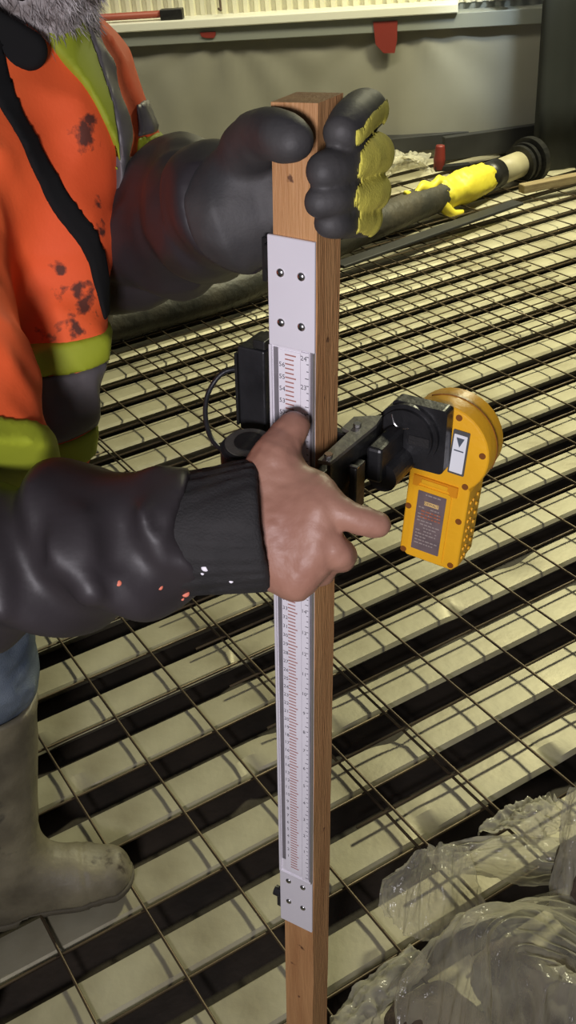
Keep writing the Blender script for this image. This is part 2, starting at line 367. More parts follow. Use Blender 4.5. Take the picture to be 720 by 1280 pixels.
def sheet(name, label, s0, s1, t0, t1, z, sB, tA, pA):
    root = thing(name, label, 'wire mesh', matrix=floor_m @ Matrix.Translation((0, 0, z)), group='welded wire mesh sheets on the deck')
    k = math.ceil((s0-sB)/.1524); 
    def wire(loc, L, rz):
        o = bpy.data.objects.new('wire', UW); COL.objects.link(o); o.parent = root; o.location = loc; o.scale = (L, 1, 1); o.rotation_euler = (0, 0, rz)
    while sB+.1524*k <= s1:
        wire((sB+.1524*k+rnd.uniform(-.003, .003), t0, WR), t1-t0, math.pi/2+rnd.uniform(-.001, .001)); k += 1
    k = math.ceil((t0-tA)/pA)
    while tA+pA*k <= t1:
        wire((s0, tA+pA*k+rnd.uniform(-.003, .003), -WR), s1-s0, rnd.uniform(-.001, .001)); k += 1
ZM = 0.0135
sheet('wire_mesh', 'rusty welded wire mesh over the deck beneath the worker, left of the stick', -2.2, 0.95, 0.15, 5.6, ZM, 0.3307, 1.345+.020, PITCH)
sheet('wire_mesh', 'rusty welded wire mesh over the deck below the yellow receiver, right of the stick', 0.72, 3.9, 0.15, 4.4, ZM+.0115, 0.3377, 1.277+.018, PITCH)
sheet('wire_mesh', 'overlapping piece of rusty wire mesh on the far deck in front of the hose', 1.25, 2.9, 2.55, 3.75, ZM+.024, 0.395, 1.345, PITCH)
sheet('wire_mesh', 'rusty welded wire mesh at the far right edge below the timber board', 3.65, 4.6, 0.6, 3.3, ZM+.024, 0.3377, 1.295, PITCH)
# short loose bars of reinforcement lying along the far valleys
for i, (k, sa, sb) in enumerate([(9, .9, 4.6), (11, 1.1, 4.8), (13, 1.0, 5.0), (14, 1.6, 5.0)]):
    bm = bmesh.new(); cyl(bm, (sa, 0, 0), (sb, 0, 0), .006, n=8)
    for j in range(int((sb-sa)/.035)): cyl(bm, (sa+.035*j, 0, 0), (sa+.035*j+.010, 0, 0), .0078, n=8)
    o = link('reinforcing_bar', bm, M['rebar']); o.matrix_world = floor_m @ Matrix.Translation((0, FAR0+PITCH*k+.032, -DEPTH+.0075))
    tag(o, ['nearest', 'second nearest', 'second farthest', 'farthest'][i]+' of the ribbed steel bars lying along the far deck valleys', 'rebar', 'ribbed bars in the deck valleys')

# ------------------------------------------------------------------ back wall
WA = np.array([-0.72, 6.36]); WB = np.array([1.124, 6.02]); wdir = (WB-WA)/np.linalg.norm(WB-WA)
wm = Matrix(((wdir[0], -wdir[1], 0, WA[0]), (wdir[1], wdir[0], 0, WA[1]), (0, 0, 1, 0), (0, 0, 0, 1)))   # local x along the wall, y away, z up
wall = struct(link('wall_back', BX((-5, 0.06, -.05), (6, 0.2, 3.0)), M['ledgeunder'])); wall.matrix_world = wm
ZL = 0.7185
x = -3.6
while x < 3.6:
    bm = bmesh.new(); pr_ = []
    q = x
    while q < x+0.87-1e-6:
        pr_ += [(q, 0.055), (q+.020, 0.055), (q+.028, 0.030), (q+.050, 0.030)]; q += .058
    pr_.append((q, .055))
    A = [bm.verts.new((a, b, ZL+.03)) for a, b in pr_]; B = [bm.verts.new((a, b, 2.9)) for a, b in pr_]
    for i in range(len(pr_)-1): bm.faces.new((A[i], A[i+1], B[i+1], B[i]))
    link('siding_panel', bm, M['siding'], wall); x += .87
lg = struct(link('trim_1', BX((-3.6, -.10, ZL), (1.84, .06, ZL+.045), .006), M['ledge'])); lg.matrix_world = wm
lg2 = struct(link('trim_2', BX((-3.6, -.075, ZL-.075), (2.6, .06, ZL-.002), .004), M['ledgeunder'])); lg2.matrix_world = wm
# polythene hung on the low wall, with drapes
bm = bmesh.new(); nx, nz = 150, 24; g = []
for i in range(nx):
    xx = -3.4+6.0*i/(nx-1); row = []
    for j in range(nz):
        zz = 0.0+(ZL-.055)*j/(nz-1)
        u = j/(nz-1)
        yy = -.03-.05*(1-u)+.006*math.sin(xx*7+1.8*math.sin(xx*3.1)+1.5*(1-u))*(1-.4*u)+.002*math.sin(xx*31+4*u)
        for pk in (-1.9, -.32, .62, 1.55):
            dx = xx-pk; yy += -.006*math.exp(-(dx*2)**2)*math.cos(math.atan2(dx, 1.15-u)*14)
        row.append(bm.verts.new((xx, yy, zz)))
    g.append(row)
for i in range(nx-1):
    for j in range(nz-1): bm.faces.new((g[i][j], g[i+1][j], g[i+1][j+1], g[i][j+1]))
o = link('wall_sheeting', bm, M['tarp'], smooth=True); o.matrix_world = wm; o.modifiers.new('thick', 'SOLIDIFY').thickness = .003
tag(o, 'dull olive plastic sheeting hung across the low back wall', 'plastic sheet')
def onwall(px, py):
    v = np.array([(px-360)/F_PX, (py-640)/F_PX, 1]) @ RR
    nrm = np.array([-wdir[1], wdir[0]]); t = ((WA-nrm*.082-CC[:2])@nrm)/(v[:2]@nrm); p = CC+v*t
    return (p[:2]-WA)@wdir, p[2]
for (px, py, w, h, lab) in ((260, 44, .085, .030, 'small red tape patch below the white ledge, above the worker\'s left arm'), (482, 47, .125, .155, 'large red tape patch hanging below the white ledge, right of the gloved hand')):
    a, z = onwall(px, py)
    bm = bmesh.new(); pts = [(-w/2, h/2), (w/2, h/2), (w*.47, -h*.1), (w*.36, -h/2), (-.1*w, -h*.48), (-w*.42, -h*.2)]
    A = [bm.verts.new((a+p, -.082, z+q)) for p, q in pts]; B = [bm.verts.new((a+p, -.0785, z+q)) for p, q in pts]
    bm.faces.new(A[::-1]); bm.faces.new(B)
    for i in range(6): bm.faces.new((A[i], A[(i+1) % 6], B[(i+1) % 6], B[i]))
    o = link('tape_patch', bm, M['redtape']); o.matrix_world = wm; tag(o, lab, 'tape', 'red tape patches')
a0, z0 = onwall(130, 20); a1, z1 = onwall(214, 19)
t = thing('red_pipe', 'maroon pipe with black end bracket lying on the white ledge', 'pipe', matrix=wm)
bm = bmesh.new(); cyl(bm, (a0-1.0, -.06, ZL+.075), (a1, -.06, ZL+.075), .018, n=12); link('pipe_tube', bm, M['redpaint'], t, True)
link('end_bracket', BX((a1-.06, -.085, ZL+.046), (a1+.06, -.035, ZL+.098), .004), M['blackmetal'], t)
a, z = onwall(273, 6)
bm = tube([(a, -.02, ZL+.30), (a, -.03, ZL+.10), (a+.004, -.05, ZL+.075), (a-.004, -.07, ZL+.085)], .006, 8); o = link('hanging_hook', bm, M['rebar'], smooth=True); o.matrix_world = wm; tag(o, 'thin rusty hook hanging in front of the cream siding', 'hook')
a, z = onwall(632, 10)
o = link('timber_stud', BX((a-.03, -.10, ZL+.047), (a+.03, -.04, ZL+.6), .004), M['timber']); o.matrix_world = wm; tag(o, 'pale timber stud standing on the ledge beside the black curtain', 'stud')
# black curtain at the right
bm = bmesh.new(); g = []
p0 = fl(664, 213)[:2]; dv = wdir.copy(); nv = np.array([-dv[1], dv[0]])
for i in range(120):
    q = 3.2*i/119; row = []
    for j in range(10):
        z = 2.9*j/9; w = .03*math.sin(q*22+.6*math.sin(q*7))+.012*math.sin(q*51+z)
        b = p0+dv*(q+.02*z)-nv*(w+.02)
        row.append(bm.verts.new((b[0], b[1], z+.004)))
    g.append(row)
for i in range(119):
    for j in range(9): bm.faces.new((g[i][j], g[i+1][j], g[i+1][j+1], g[i][j+1]))
o = link('curtain', bm, M['curtain'], smooth=True); o.modifiers.new('thick', 'SOLIDIFY').thickness = .004
tag(o, 'tall black curtain hanging at the right end of the back wall', 'curtain')
# bluish spot, source unseen, added for the pale streak beside the curtain
sp = bpy.data.lights.new('streak_spot', 'SPOT'); sp.energy = 230; sp.color = (0.72, 0.86, 1.0); sp.spot_size = math.radians(19); sp.spot_blend = 1.0; sp.shadow_soft_size = .1
so = bpy.data.objects.new('streak_spot', sp); COL.objects.link(so)
gp = np.append(fl(605, 190)[:2], .55); so.location = (gp[0]+.30, gp[1]-1.5, 2.4)
so.rotation_euler = (Vector(gp)-so.location).to_track_quat('-Z', 'Y').to_euler()

# ------------------------------------------------------------------ hose line and things around it
def FZ(x, y, z): return Vector(fl(x, y, z))
hose = thing('concrete_hose', 'black concrete pump hose with yellow wrap lying across the mesh behind the gloved hand', 'hose', FZ(430, 300, .04))
hinv = Matrix.Translation(-hose.location)
HZ = ZM+.0115+.0032+.0705
pth = [FZ(-60, 470, HZ)+Vector((-2.2, -.35, 0)), FZ(-60, 470, HZ)+Vector((-.9, -.22, 0)), FZ(-60, 470, HZ), FZ(60, 425, HZ), FZ(180, 392, HZ), FZ(300, 357, HZ), FZ(420, 300, HZ), FZ(500, 265, HZ), FZ(552, 244, HZ)]
link('hose_body', tube(pth, .070, 18, sub=8), M['hose'], hose, True, hinv)
q0 = FZ(552, 244, HZ); q1 = FZ(655, 203, HZ); ax = (q1-q0)
def hp(f): return q0+ax*f
bm = tube([hp(-.06), hp(.0), hp(.12), hp(.25), hp(.40), hp(.52)], [.066, .078, .070, .082, .074, .068], 22, sub=6)
for v in bm.verts:
    nz_ = math.sin(v.co.x*90+v.co.z*70)*math.sin(v.co.y*80+v.co.z*50); v.co += Vector((0, 0, 1))*(.008*nz_)+Vector((.006*nz_, -.006*nz_, 0))
link('yellow_wrap', bm, M['wrap'], hose, True, hinv)
bm = tube([hp(-.36), hp(-.24), hp(-.10), hp(.03)], [.010, .018, .030, .022], 10)
for v in bm.verts: v.co += Vector((-.02, -.02, .062))+Vector((0, 0, .012*math.sin(v.co.x*70)))
link('wrap_tail', bm, M['wrap'], hose, True, hinv)
bm = tube([hp(-.02)+Vector((0, -.05, -.01)), hp(.03)+Vector((0, -.07, -.05)), hp(.10)+Vector((.0, -.09, -.075)), hp(.2)+Vector((.0, -.10, -.08))], [.03, .028, .02, .01], 8)
link('wrap_tail', bm, M['wrap'], hose, True, hinv)
bm = bmesh.new(); cyl(bm, hp(.50), hp(.66), .068, n=24); link('coupling', bm, M['blackmetal'], hose, True, hinv)
bm = bmesh.new(); cyl(bm, hp(.64), hp(1.0), .062, n=24); link('pipe_end', bm, M['pipe'], hose, True, hinv)
for a, b, r in ((.93, .965, .088), (.985, 1.02, .094), (1.04, 1.10, .112)):
    bm = bmesh.new(); cyl(bm, hp(a), hp(b), r, n=28); link('flange', bm, M['blackmetal'], hose, False, hinv)
c = FZ(548, 212, .05)
t = thing('red_clamp', 'small red handled clamp standing behind the yellow wrapped hose', 'clamp', c); ti = Matrix.Translation(-c)
link('handle', tube([c+Vector((0, 0, .0)), c+Vector((.005, 0, .05)), c+Vector((.01, 0, .12))], [.024, .03, .022], 10), M['redtape'], t, True, ti)
link('jaw', BX(c+Vector((-.02, -.02, -.006)), c+Vector((.16, .02, .02)), .004), M['blackmetal'], t, False, ti)
# black kerb beam at the foot of the wall, right half; timber edge board; dark box under the curtain
e0 = fl(480, 200)[:2]; e1 = fl(672, 183)[:2]
def beam(name, a, b, w, z0, z1, mt, label, cat, bev=.004):
    a = np.array(a); b = np.array(b); d = b-a; L = np.linalg.norm(d); d /= L
    o = link(name, BX((0, 0, 0), (L, w, z1-z0), bev), mt); o.matrix_world = Matrix(((d[0], -d[1], 0, a[0]), (d[1], d[0], 0, a[1]), (0, 0, 1, z0), (0, 0, 0, 1)))
    return tag(o, label, cat)
beam('kerb_beam', fl(455, 208)[:2], fl(655, 188)[:2], .10, .05, .13, M['blackbeam'], 'long black beam at the foot of the back wall sheeting', 'beam')
beam('channel_beam', fl(556, 214)[:2], fl(720, 190)[:2], .04, .05, .17, M['blackbeam'], 'black steel channel lying behind the hose flange', 'beam')
beam('edge_board', fl(655, 243, .05)[:2], fl(800, 214, .05)[:2], .05, .05, .09, M['timber'], 'pale timber edge board on the deck below the black curtain', 'board')
beam('dark_plank', fl(430, 336, .05)[:2], fl(655, 256, .05)[:2], .07, .048, .062, M['blackbeam'], 'dark thin plank lying along the near side of the hose', 'plank')

# ------------------------------------------------------------------ crumpled polythene
def patch(name, ctrl, label, mt, amp, fr, seed, res=70, cat='plastic sheet', group=None, ridge=(1, 1), thick=.0012):
    """sheet through a grid of control points (world), crumpled along its normals"""
    C = np.array(ctrl, float); n, m_ = C.shape[:2]
    def basis(k, r):
        W = np.zeros((r, k)); u = np.linspace(0, k-1-1e-6, r)
        for i, q in enumerate(u):
            j = int(q); f_ = q-j
            w = [-.5*f_+f_**2-.5*f_**3, 1-2.5*f_**2+1.5*f_**3, .5*f_+2*f_**2-1.5*f_**3, -.5*f_**2+.5*f_**3]
            for a, jj in enumerate((j-1, j, j+1, j+2)): W[i, min(max(jj, 0), k-1)] += w[a]
        return W
    Pq = np.einsum('ia,jb,abc->ijc', basis(n, res), basis(m_, res), C)
    du = np.gradient(Pq, axis=0); dv_ = np.gradient(Pq, axis=1); nn = np.cross(du, dv_); nn /= np.linalg.norm(nn, axis=2, keepdims=True)+1e-9
    U, V = np.meshgrid(np.linspace(0, 1, res), np.linspace(0, 1, res), indexing='ij')
    h = np.zeros_like(U)
    for o_, a in ((1, 1.0), (2.1, .55), (4.3, .28)):
        h += a*(1-2*np.abs(vnoise(U*fr*o_*ridge[0]+seed, V*fr*o_*ridge[1]+seed*2, np.full_like(U, seed*1.7+o_))))
    Pq = Pq+nn*(h*amp)[..., None]
    me = bpy.data.meshes.new(name); idx = np.arange(res*res).reshape(res, res)
    Q = np.stack([idx[:-1, :-1], idx[1:, :-1], idx[1:, 1:], idx[:-1, 1:]], -1).reshape(-1, 4)
    me.from_pydata(Pq.reshape(-1, 3).tolist(), [], Q.tolist()); me.update()
    o = link(name, me, mt, None, True)
    return tag(o, label, cat, group)
g_ = lambda *rows: [[fl(x, y, z) for (x, y, z) in r] for r in rows]
GP = 'polythene sheets at the lower right'
patch('polythene_sheet', g_([(500, 1300, .08), (505, 1240, .12), (560, 1185, .16), (640, 1150, .16), (735, 1120, .12)],
                            [(560, 1320, .10), (580, 1230, .20), (603, 1158, .27), (665, 1150, .22), (750, 1190, .16)],
                            [(640, 1340, .10), (640, 1250, .21), (640, 1185, .27), (700, 1200, .22), (760, 1240, .18)],
                            [(720, 1360, .10), (720, 1290, .18), (720, 1230, .22), (740, 1250, .20), (780, 1300, .16)]),
      'big heap of clear crumpled polythene in the lower right corner', M['poly'], .016, 2.6, 1.3, 140, group=GP, ridge=(3.0, .8))
patch('polythene_sheet', g_([(505, 1085, .10), (532, 1062, .13), (552, 1056, .14), (585, 1058, .12)],
                            [(478, 1115, .06), (515, 1112, .10), (550, 1115, .12), (592, 1100, .09)],
                            [(490, 1140, .035), (512, 1168, .045), (552, 1172, .05), (606, 1128, .05)]),
      'clear polythene scrap hung over the mesh just right of the stick', M['poly3'], .009, 2.2, 5.1, 90, group=GP, ridge=(.8, 3.2))
patch('polythene_sheet', g_([(530, 1062, .10), (590, 1052, .10), (660, 1048, .10), (735, 1058, .12)],
                            [(545, 1080, .07), (600, 1075, .10), (670, 1080, .11), (735, 1085, .12)],
                            [(560, 1085, .06), (610, 1092, .07), (670, 1104, .07), (735, 1096, .09)]),
      'milky polythene strip stretched sideways above the clear heap', M['poly2'], .007, 4, 8.4, 60, group=GP, ridge=(1.5, 1))
patch('polythene_sheet', g_([(688, 1140, .12), (700, 1060, .18), (716, 985, .24)],
                            [(704, 1150, .12), (712, 1075, .2), (730, 985, .26)],
                            [(716, 1150, .10), (730, 1070, .18), (760, 990, .24)]),
      'milky polythene edge rising at the right border above the strip', M['poly2'], .006, 3, 3.3, 50, group=GP)
patch('polythene_sheet', g_([(405, 1290, .05), (450, 1235, .05), (515, 1185, .06)],
                            [(420, 1300, .085), (470, 1245, .085), (525, 1192, .085)],
                            [(440, 1310, .05), (485, 1258, .05), (535, 1205, .05)]),
      'narrow milky polythene roll lying beside the foot of the stick', M['poly2'], .006, 4, 6.6, 50, group=GP, ridge=(1, 2))
patch('polythene_sheet', g_([(600, 1050, .07), (640, 1020, .09), (690, 1000, .09)],
                            [(640, 1045, .12), (668, 1020, .13), (700, 1010, .12)],
                            [(665, 1055, .09), (690, 1040, .1), (720, 1020, .09)]),
      'glossy crumpled polythene tuft behind the milky strip', M['poly2'], .013, 4, 2.2, 50, group=GP)
patch('polythene_sheet', g_([(470, 235, .06), (495, 215, .06), (540, 215, .06)],
                            [(470, 205, .12), (500, 190, .16), (535, 195, .12)],
                            [(470, 188, .06), (500, 182, .08), (540, 188, .06)]),
      'small crumpled polythene scrap far behind the gloved fingers', M['poly2'], .03, 4, 9.2, 45)
def lump(name, c, r, label, mt, seed, cat):
    c = np.array(c)
    fn = lambda P: ell(P, c, r)+.014*vnoise(P[0]*18+seed, P[1]*18, P[2]*18)+.006*vnoise(P[0]*50, P[1]*50+seed, P[2]*50)
    o = sdfobj(name, fn, [c-np.array(r), c+np.array(r)], .03, .008, mt); return tag(o, label, cat)
lump('earth_sack', fl(548, 1282, .075), (.075, .06, .045), 'brown earthy sack under the clear polythene, nearest the stick', M['dirt'], 1, 'sack')
lump('earth_sack', fl(662, 1232, .095), (.085, .065, .06), 'dark brown sack under the middle of the clear polythene heap', M['dirt'], 5, 'sack')
lump('earth_sack', fl(738, 1120, .10), (.055, .10, .075), 'grey-brown rough sack at the right edge beside the polythene', M['dirt'], 9, 'sack')

# ------------------------------------------------------------------ measuring stick (local frame: x right along face, y away, z up)
P0 = at(384, 205, .80); US = np.array([23, 2096, F_PX]) @ RR; US /= np.linalg.norm(US)
Wv = -US; vv = CC-at(384, 290, .83); vv -= Wv*(vv@Wv); vv /= np.linalg.norm(vv)
lf = -RR[0]; lf = lf-Wv*(lf@Wv); lf -= vv*(lf@vv); lf /= np.linalg.norm(lf)
ph = math.radians(29); Nn = math.cos(ph)*vv+math.sin(ph)*lf; Ee = np.cross(Wv, Nn); Ee = Ee if Ee@RR[0] > 0 else -Ee
SB = P0+US*1.336
SM = Matrix(((Ee[0], -Nn[0], Wv[0], SB[0]), (Ee[1], -Nn[1], Wv[1], SB[1]), (Ee[2], -Nn[2], Wv[2], SB[2]), (0, 0, 0, 1)))
def SL(e, nn, w): return SB+Ee*e+Nn*nn+Wv*w
stick = thing('measuring_stick', 'wooden measuring stick with white scale plate gripped by the worker', 'measuring stick', matrix=SM)
# post with a slightly rough sawn top
bm = bmesh.new(); H = .019; nz_ = 30; ring = []
for j in range(nz_+1):
    z = 1.383*j/nz_; w = .0004*math.sin(j*1.7)
    ring.append([bm.verts.new((sx*(H+w), sy*(H-w), z+(.0015*sx if j == nz_ else 0))) for sx, sy in ((-1, -1), (1, -1), (1, 1), (-1, 1))])
for a, b in zip(ring, ring[1:]):
    for k in range(4): bm.faces.new((a[k], a[(k+1) % 4], b[(k+1) % 4], b[k]))
bm.faces.new(ring[0][::-1]); bm.faces.new(ring[-1])
bmesh.ops.bevel(bm, geom=[e for e in bm.edges if len(e.link_faces) == 2 and e.calc_face_angle(0) > .8], offset=.0012, segments=1, affect='EDGES')
link('post', bm, M['wood'], stick)
YF = -.0192                                  # just proud of the front face
W0, W1, WT, WBt = .4715, 1.286, 1.196, .557  # plate bottom / top, window top / bottom
X0, X1 = -.0228, .0186
plate = link('cover_plate', BX((X0, YF-.003, WT), (X1, YF, W1), .0006, 1), M['alu'], stick)
plate2 = link('cover_plate', BX((X0, YF-.003, W0), (X1, YF, WBt), .0006, 1), M['alu'], stick)
for pl, ws in ((plate, (1.2575, 1.2165)), (plate2, (.5445, .509))):
    for w in ws:
        for xx in (-.0112, .0072):
            bm = bmesh.new(); bmesh.ops.create_uvsphere(bm, u_segments=14, v_segments=8, radius=.0036, matrix=Matrix.Translation((xx, YF-.003, w)) @ Matrix.Diagonal((1, .6, 1, 1)))
            link('screw', bm, M['steel'], pl, True)
link('scale_backing', BX((X0, YF-.0012, WBt), (X1, YF, WT)), M['alu'], stick)
link('edge_rail', BX((X0, YF-.004, WBt), (X0+.0022, YF-.0012, WT), .0004, 1), M['alu'], stick)
link('grey_channel', BX((X0+.0032, YF-.0016, WBt+.02), (X0+.0075, YF-.0012, WT-.002)), M['greystrip'], stick)
link('scale_tape', BX((-.0145, YF-.0020, WBt+.006), (.0055, YF-.0012, WT-.003)), M['tape'], stick)
link('inch_tape', BX((.0062, YF-.0032, WBt+.002), (.0137, YF-.0012, WT-.001), .0004, 1), M['tape'], stick)
link('grey_channel', BX((.0142, YF-.0016, WBt), (.0168, YF-.0012, WT)), M['greystrip'], stick)
link('edge_rail', BX((.0170, YF-.004, WBt), (X1, YF-.0012, WT), .0004, 1), M['rail'], stick)
bm = bmesh.new()
w = WBt+.012
i = 0
while w < WT-.006:
    box(bm, (-.0085, YF-.0023, w), (-.0005 if i % 5 else .0015, YF-.0020, w+.0011)); w += .004; i += 1
o = link('metric_ticks', bm, M['redink'], stick)
bm = bmesh.new(); w = WBt+.006; i = 0
while w < WT-.004:
    box(bm, (.0137-(.0032 if i % 4 == 0 else .0018), YF-.0034, w), (.0137, YF-.0032, w+.0006)); w += 0.00635; i += 1
link('inch_ticks', bm, M['ink'], stick)
def text_lines(name, lines, size, step, x, w_top, y, mt, parent, align='CENTER', rot=0.0):
    vs = []; fs = []
    for i, s_ in enumerate(lines):
        cu = bpy.data.curves.new('t', 'FONT'); cu.body = s_; cu.size = size; cu.align_x = align; cu.align_y = 'CENTER'; cu.resolution_u = 2
        ob = bpy.data.objects.new('t', cu); me = bpy.data.meshes.new_from_object(ob)
        n0 = len(vs)
        for v in me.vertices: vs.append((x+v.co.x, y, w_top-i*step+v.co.y))
        for p in me.polygons: fs.append([n0+k for k in p.vertices])
        bpy.data.objects.remove(ob); bpy.data.curves.remove(cu); bpy.data.meshes.remove(me)
    me = bpy.data.meshes.new(name); me.from_pydata(vs, [], fs); me.update()
    return link(name, me, mt, parent)
nL = int((WT-WBt-.03)/.0108); text_lines('metric_numbers', [str(i+1) for i in range(nL)][::-1], .0058, .0108, -.0115, WT-.016, YF-.00215, M['ink'], stick)
nR = int((WT-WBt-.02)/.0254); text_lines('inch_numbers', [str(i+1) for i in range(nR)][::-1], .0058, .0254, .0092, WT-.006, YF-.00335, M['ink'], stick)
# slim rail standing off the left side of the stick
rail = link('side_rail', BX((-.0285, -.013, .515), (-.0235, -.006, 1.262), .0008, 1), M['rail'], stick)
link('side_rail', BX((-.0232, -.018, .51), (-.0215, .012, 1.270), .0005, 1), M['greystrip'], stick)
bm = BX((-.0305, -.016, 1.255), (-.0232, -.003, 1.275), .001, 1); box(bm, (-.034, -.012, 1.243), (-.030, -.008, 1.279), .0006, 1); link('rail_clip', bm, M['blackmetal'], rail)
bm = bmesh.new(); cyl(bm, (-.0315, -.018, .512), (-.0235, -.018, .512), .006, n=16); box(bm, (-.030, -.018, .485), (-.0232, -.004, .508), .001, 1); link('rail_stop', bm, M['blackplastic'], rail)

# ------------------------------------------------------------------ sliding carriage with reel, cable and receiver arm
car = thing('sliding_carriage', 'black sliding carriage with cable and arm clamped round the stick below the scale top', 'carriage', matrix=SM @ Matrix.Translation((0, 0, 1.08)))
def L_(x, y, z): return (x, y, z-1.08)
cb = link('carriage_block', BX(L_(-.060, -.012, 1.104), L_(-.034, .026, 1.182), .0015), M['blackplastic'], car)
bm = BX(L_(-.0625, -.014, 1.108), L_(-.0602, .028, 1.176), .0006, 1); link('side_plate', bm, M['blackmetal'], cb)
link('top_lug', BX(L_(-.046, -.010, 1.1822), L_(-.0345, .012, 1.190), .001), M['blackmetal'], cb)
# collar: four walls round the post
link('collar', BX(L_(-.034, .0215, 1.045), L_(.030, .030, 1.105), .001), M['blackmetal'], car)
link('collar', BX(L_(.0215, -.030, 1.045), L_(.030, .0212, 1.092), .001), M['blackmetal'], car)
link('collar', BX(L_(-.034, -.034, 1.040), L_(.030, -.0262, 1.088), .001), M['blackmetal'], car)
# reel / tape case under the thumb
rc0 = Vector(L_(-.0275, -.0485, 1.078)); ax_ = Vector((0.05, -0.08, 1)).normalized()
bm = bmesh.new(); cyl(bm, rc0, rc0+ax_*.040, .0245, n=36); bmesh.ops.bevel(bm, geom=[e for e in bm.edges if e.calc_face_angle(0) > .8], offset=.003, segments=2, affect='EDGES')
reel = link('reel_case', bm, M['blackplastic'], car, False)
bm = bmesh.new(); cyl(bm, rc0+ax_*.0402, rc0+ax_*.0414, .0205, n=36); link('reel_cover', bm, M['greymetal'], reel)
bm = bmesh.new(); cyl(bm, rc0+ax_*.0416, rc0+ax_*.0424, .013, n=24); link('reel_sticker', bm, M['blackmetal'], reel)
link('cable', tube([L_(-.062, .004, 1.146), L_(-.070, .001, 1.153), L_(-.080, -.008, 1.150), L_(-.086, -.020, 1.136), L_(-.082, -.032, 1.120), L_(-.070, -.042, 1.106), L_(-.050, -.050, 1.100)], .0022, 8), M['blackplastic'], car, True)
# arm: folded plate to the receiver
bm = bmesh.new()
poly = [(.0300, -.036), (.0407, -.034), (.0450, .0426), (.0420, .0600), (.0215, .0460), (.0215, .0235), (.0300, .0200)]
A = [bm.verts.new(L_(x, y, 1.110)) for x, y in poly]; B = [bm.verts.new(L_(x, y, 1.1065)) for x, y in poly]
bm.faces.new(A); bm.faces.new(B[::-1])
for i in range(len(poly)): bm.faces.new((A[i], A[(i+1) % len(poly)], B[(i+1) % len(poly)], B[i]))
bmesh.ops.recalc_face_normals(bm, faces=bm.faces)
arm = link('arm_plate', bm, M['greymetal'], car)
for (x, y) in ((.0325, .0304), (.0355, -.028)):
    bm = bmesh.new(); cyl(bm, L_(x, y, 1.1102), L_(x, y, 1.1135), .0036, n=6); link('bolt', bm, M['steel'], arm)
bm = bmesh.new()
poly = [(.0407, -.034), (.0450, .0426), (.0420, .0600), (.0390, .0600), (.0418, .0426), (.0375, -.034)]
A = [bm.verts.new(L_(x, y, 1.1063)) for x, y in poly]; B = [bm.verts.new(L_(x, y, 1.062)) for x, y in poly]
bm.faces.new(A); bm.faces.new(B[::-1])
for i in range(len(poly)): bm.faces.new((A[i], A[(i+1) % len(poly)], B[(i+1) % len(poly)], B[i]))
bmesh.ops.recalc_face_normals(bm, faces=bm.faces)
link('arm_web', bm, M['blackmetal'], car)
link('clamp_lever', BX(L_(.0455, -.010, 1.050), L_(.0525, .008, 1.094), .0015), M['blackmetal'], car)
link('lever_pin', BX(L_(.0455, -.010, 1.0942), L_(.0535, -.006, 1.0958), .0004, 1), M['steel'], car)
# clamp body hanging on the arm, reaching over the receiver
cl = link('clamp_body', prism(rrect(.043, 1.054-1.08, .0955, 1.118-1.08, .005), .0785, .0925, .003), M['blackplastic'], car)
bm = bmesh.new(); cyl(bm, L_(.060, .070, 1.088), L_(.060, .0925, 1.088), .0300, n=40); bmesh.ops.bevel(bm, geom=[e for e in bm.edges if e.calc_face_angle(0) > .8], offset=.004, segments=2, affect='EDGES'); link('clamp_barrel', bm, M['blackplastic'], car, False)
bm = bmesh.new(); cyl(bm, L_(.056, .034, 1.064), L_(.056, .078, 1.064), .014, n=24); link('clamp_knob', bm, M['blackplastic'], car)
link('mount_block', BX(L_(.0455, .022, 1.064), L_(.060, .0695, 1.098), .003), M['blackplastic'], car)
link('clamp_slot', BX(L_(.064, .0685, 1.083), L_(.084, .0698, 1.092), .0006, 1), M['knit'], cl)
link('scratch', tube([L_(.047, .0695, 1.108), L_(.050, .0695, 1.099), L_(.057, .0695, 1.096), L_(.064, .0695, 1.098)], .0007, 6), M['steel'], cl)

# ------------------------------------------------------------------ laser receiver
ra = math.radians(-3.6)
RM = SM @ Matrix.Translation((.0498, .095, .9449)) @ Matrix.Rotation(-ra, 4, 'Y')
rec = thing('laser_receiver', 'yellow handheld laser receiver clamped to the black arm', 'laser receiver', matrix=RM)
mmv = .001
def out_poly(g=0.0):
    """outline: handle with round head"""
    cx, cz, r = 28, 127, 45.5-g
    pts = [(8-0, 0+g), (55, 0+g), (61-g, 7), (61-g, 92)]
    a0 = math.atan2(95-cz, 59-cx)
    for k in range(25):
        a = a0+(math.radians(200)-a0)*k/24; pts.append((cx+r*math.cos(a), cz+r*math.sin(a)))
    pts += [(-10+g, 106), (0+g, 94), (0+g, 7)]
    return [(x*mmv, z*mmv) for x, z in pts]
body = link('housing', prism(out_poly(), 0, .020, .003, 3), M['yellow'], rec)
body.data.shade_smooth(); body.data.set_sharp_from_angle(angle=math.radians(24))
rh = link('rear_housing', prism(out_poly(1.2), .0203, .039), M['yellow'], rec); rh.data.shade_smooth(); rh.data.set_sharp_from_angle(angle=math.radians(24))
link('battery_door', prism(rrect(.0085, .003, .045, .0835, .004), -.0012, -.0002, .0005, 1), M['yellow'], body)
bd = link('door_latch', prism([(.006, .094), (.006, .083), (.011, .083), (.0135, .0875), (.0415, .0875), (.044, .083), (.050, .083), (.050, .094)], -.0022, -.0002, .0006, 1), M['yellowdark'], body)
link('latch_lip', BX((.0145, -.0036, .0882), (.0410, -.0024, .0925), .0005, 1), M['yellow'], bd)
link('rating_label', prism(rrect(.0125, .0125, .0408, .0788, .0006, 2), -.0018, -.0013), M['label'], body)
lb = [c for c in body.children if c.name.startswith('rating_label')][0]
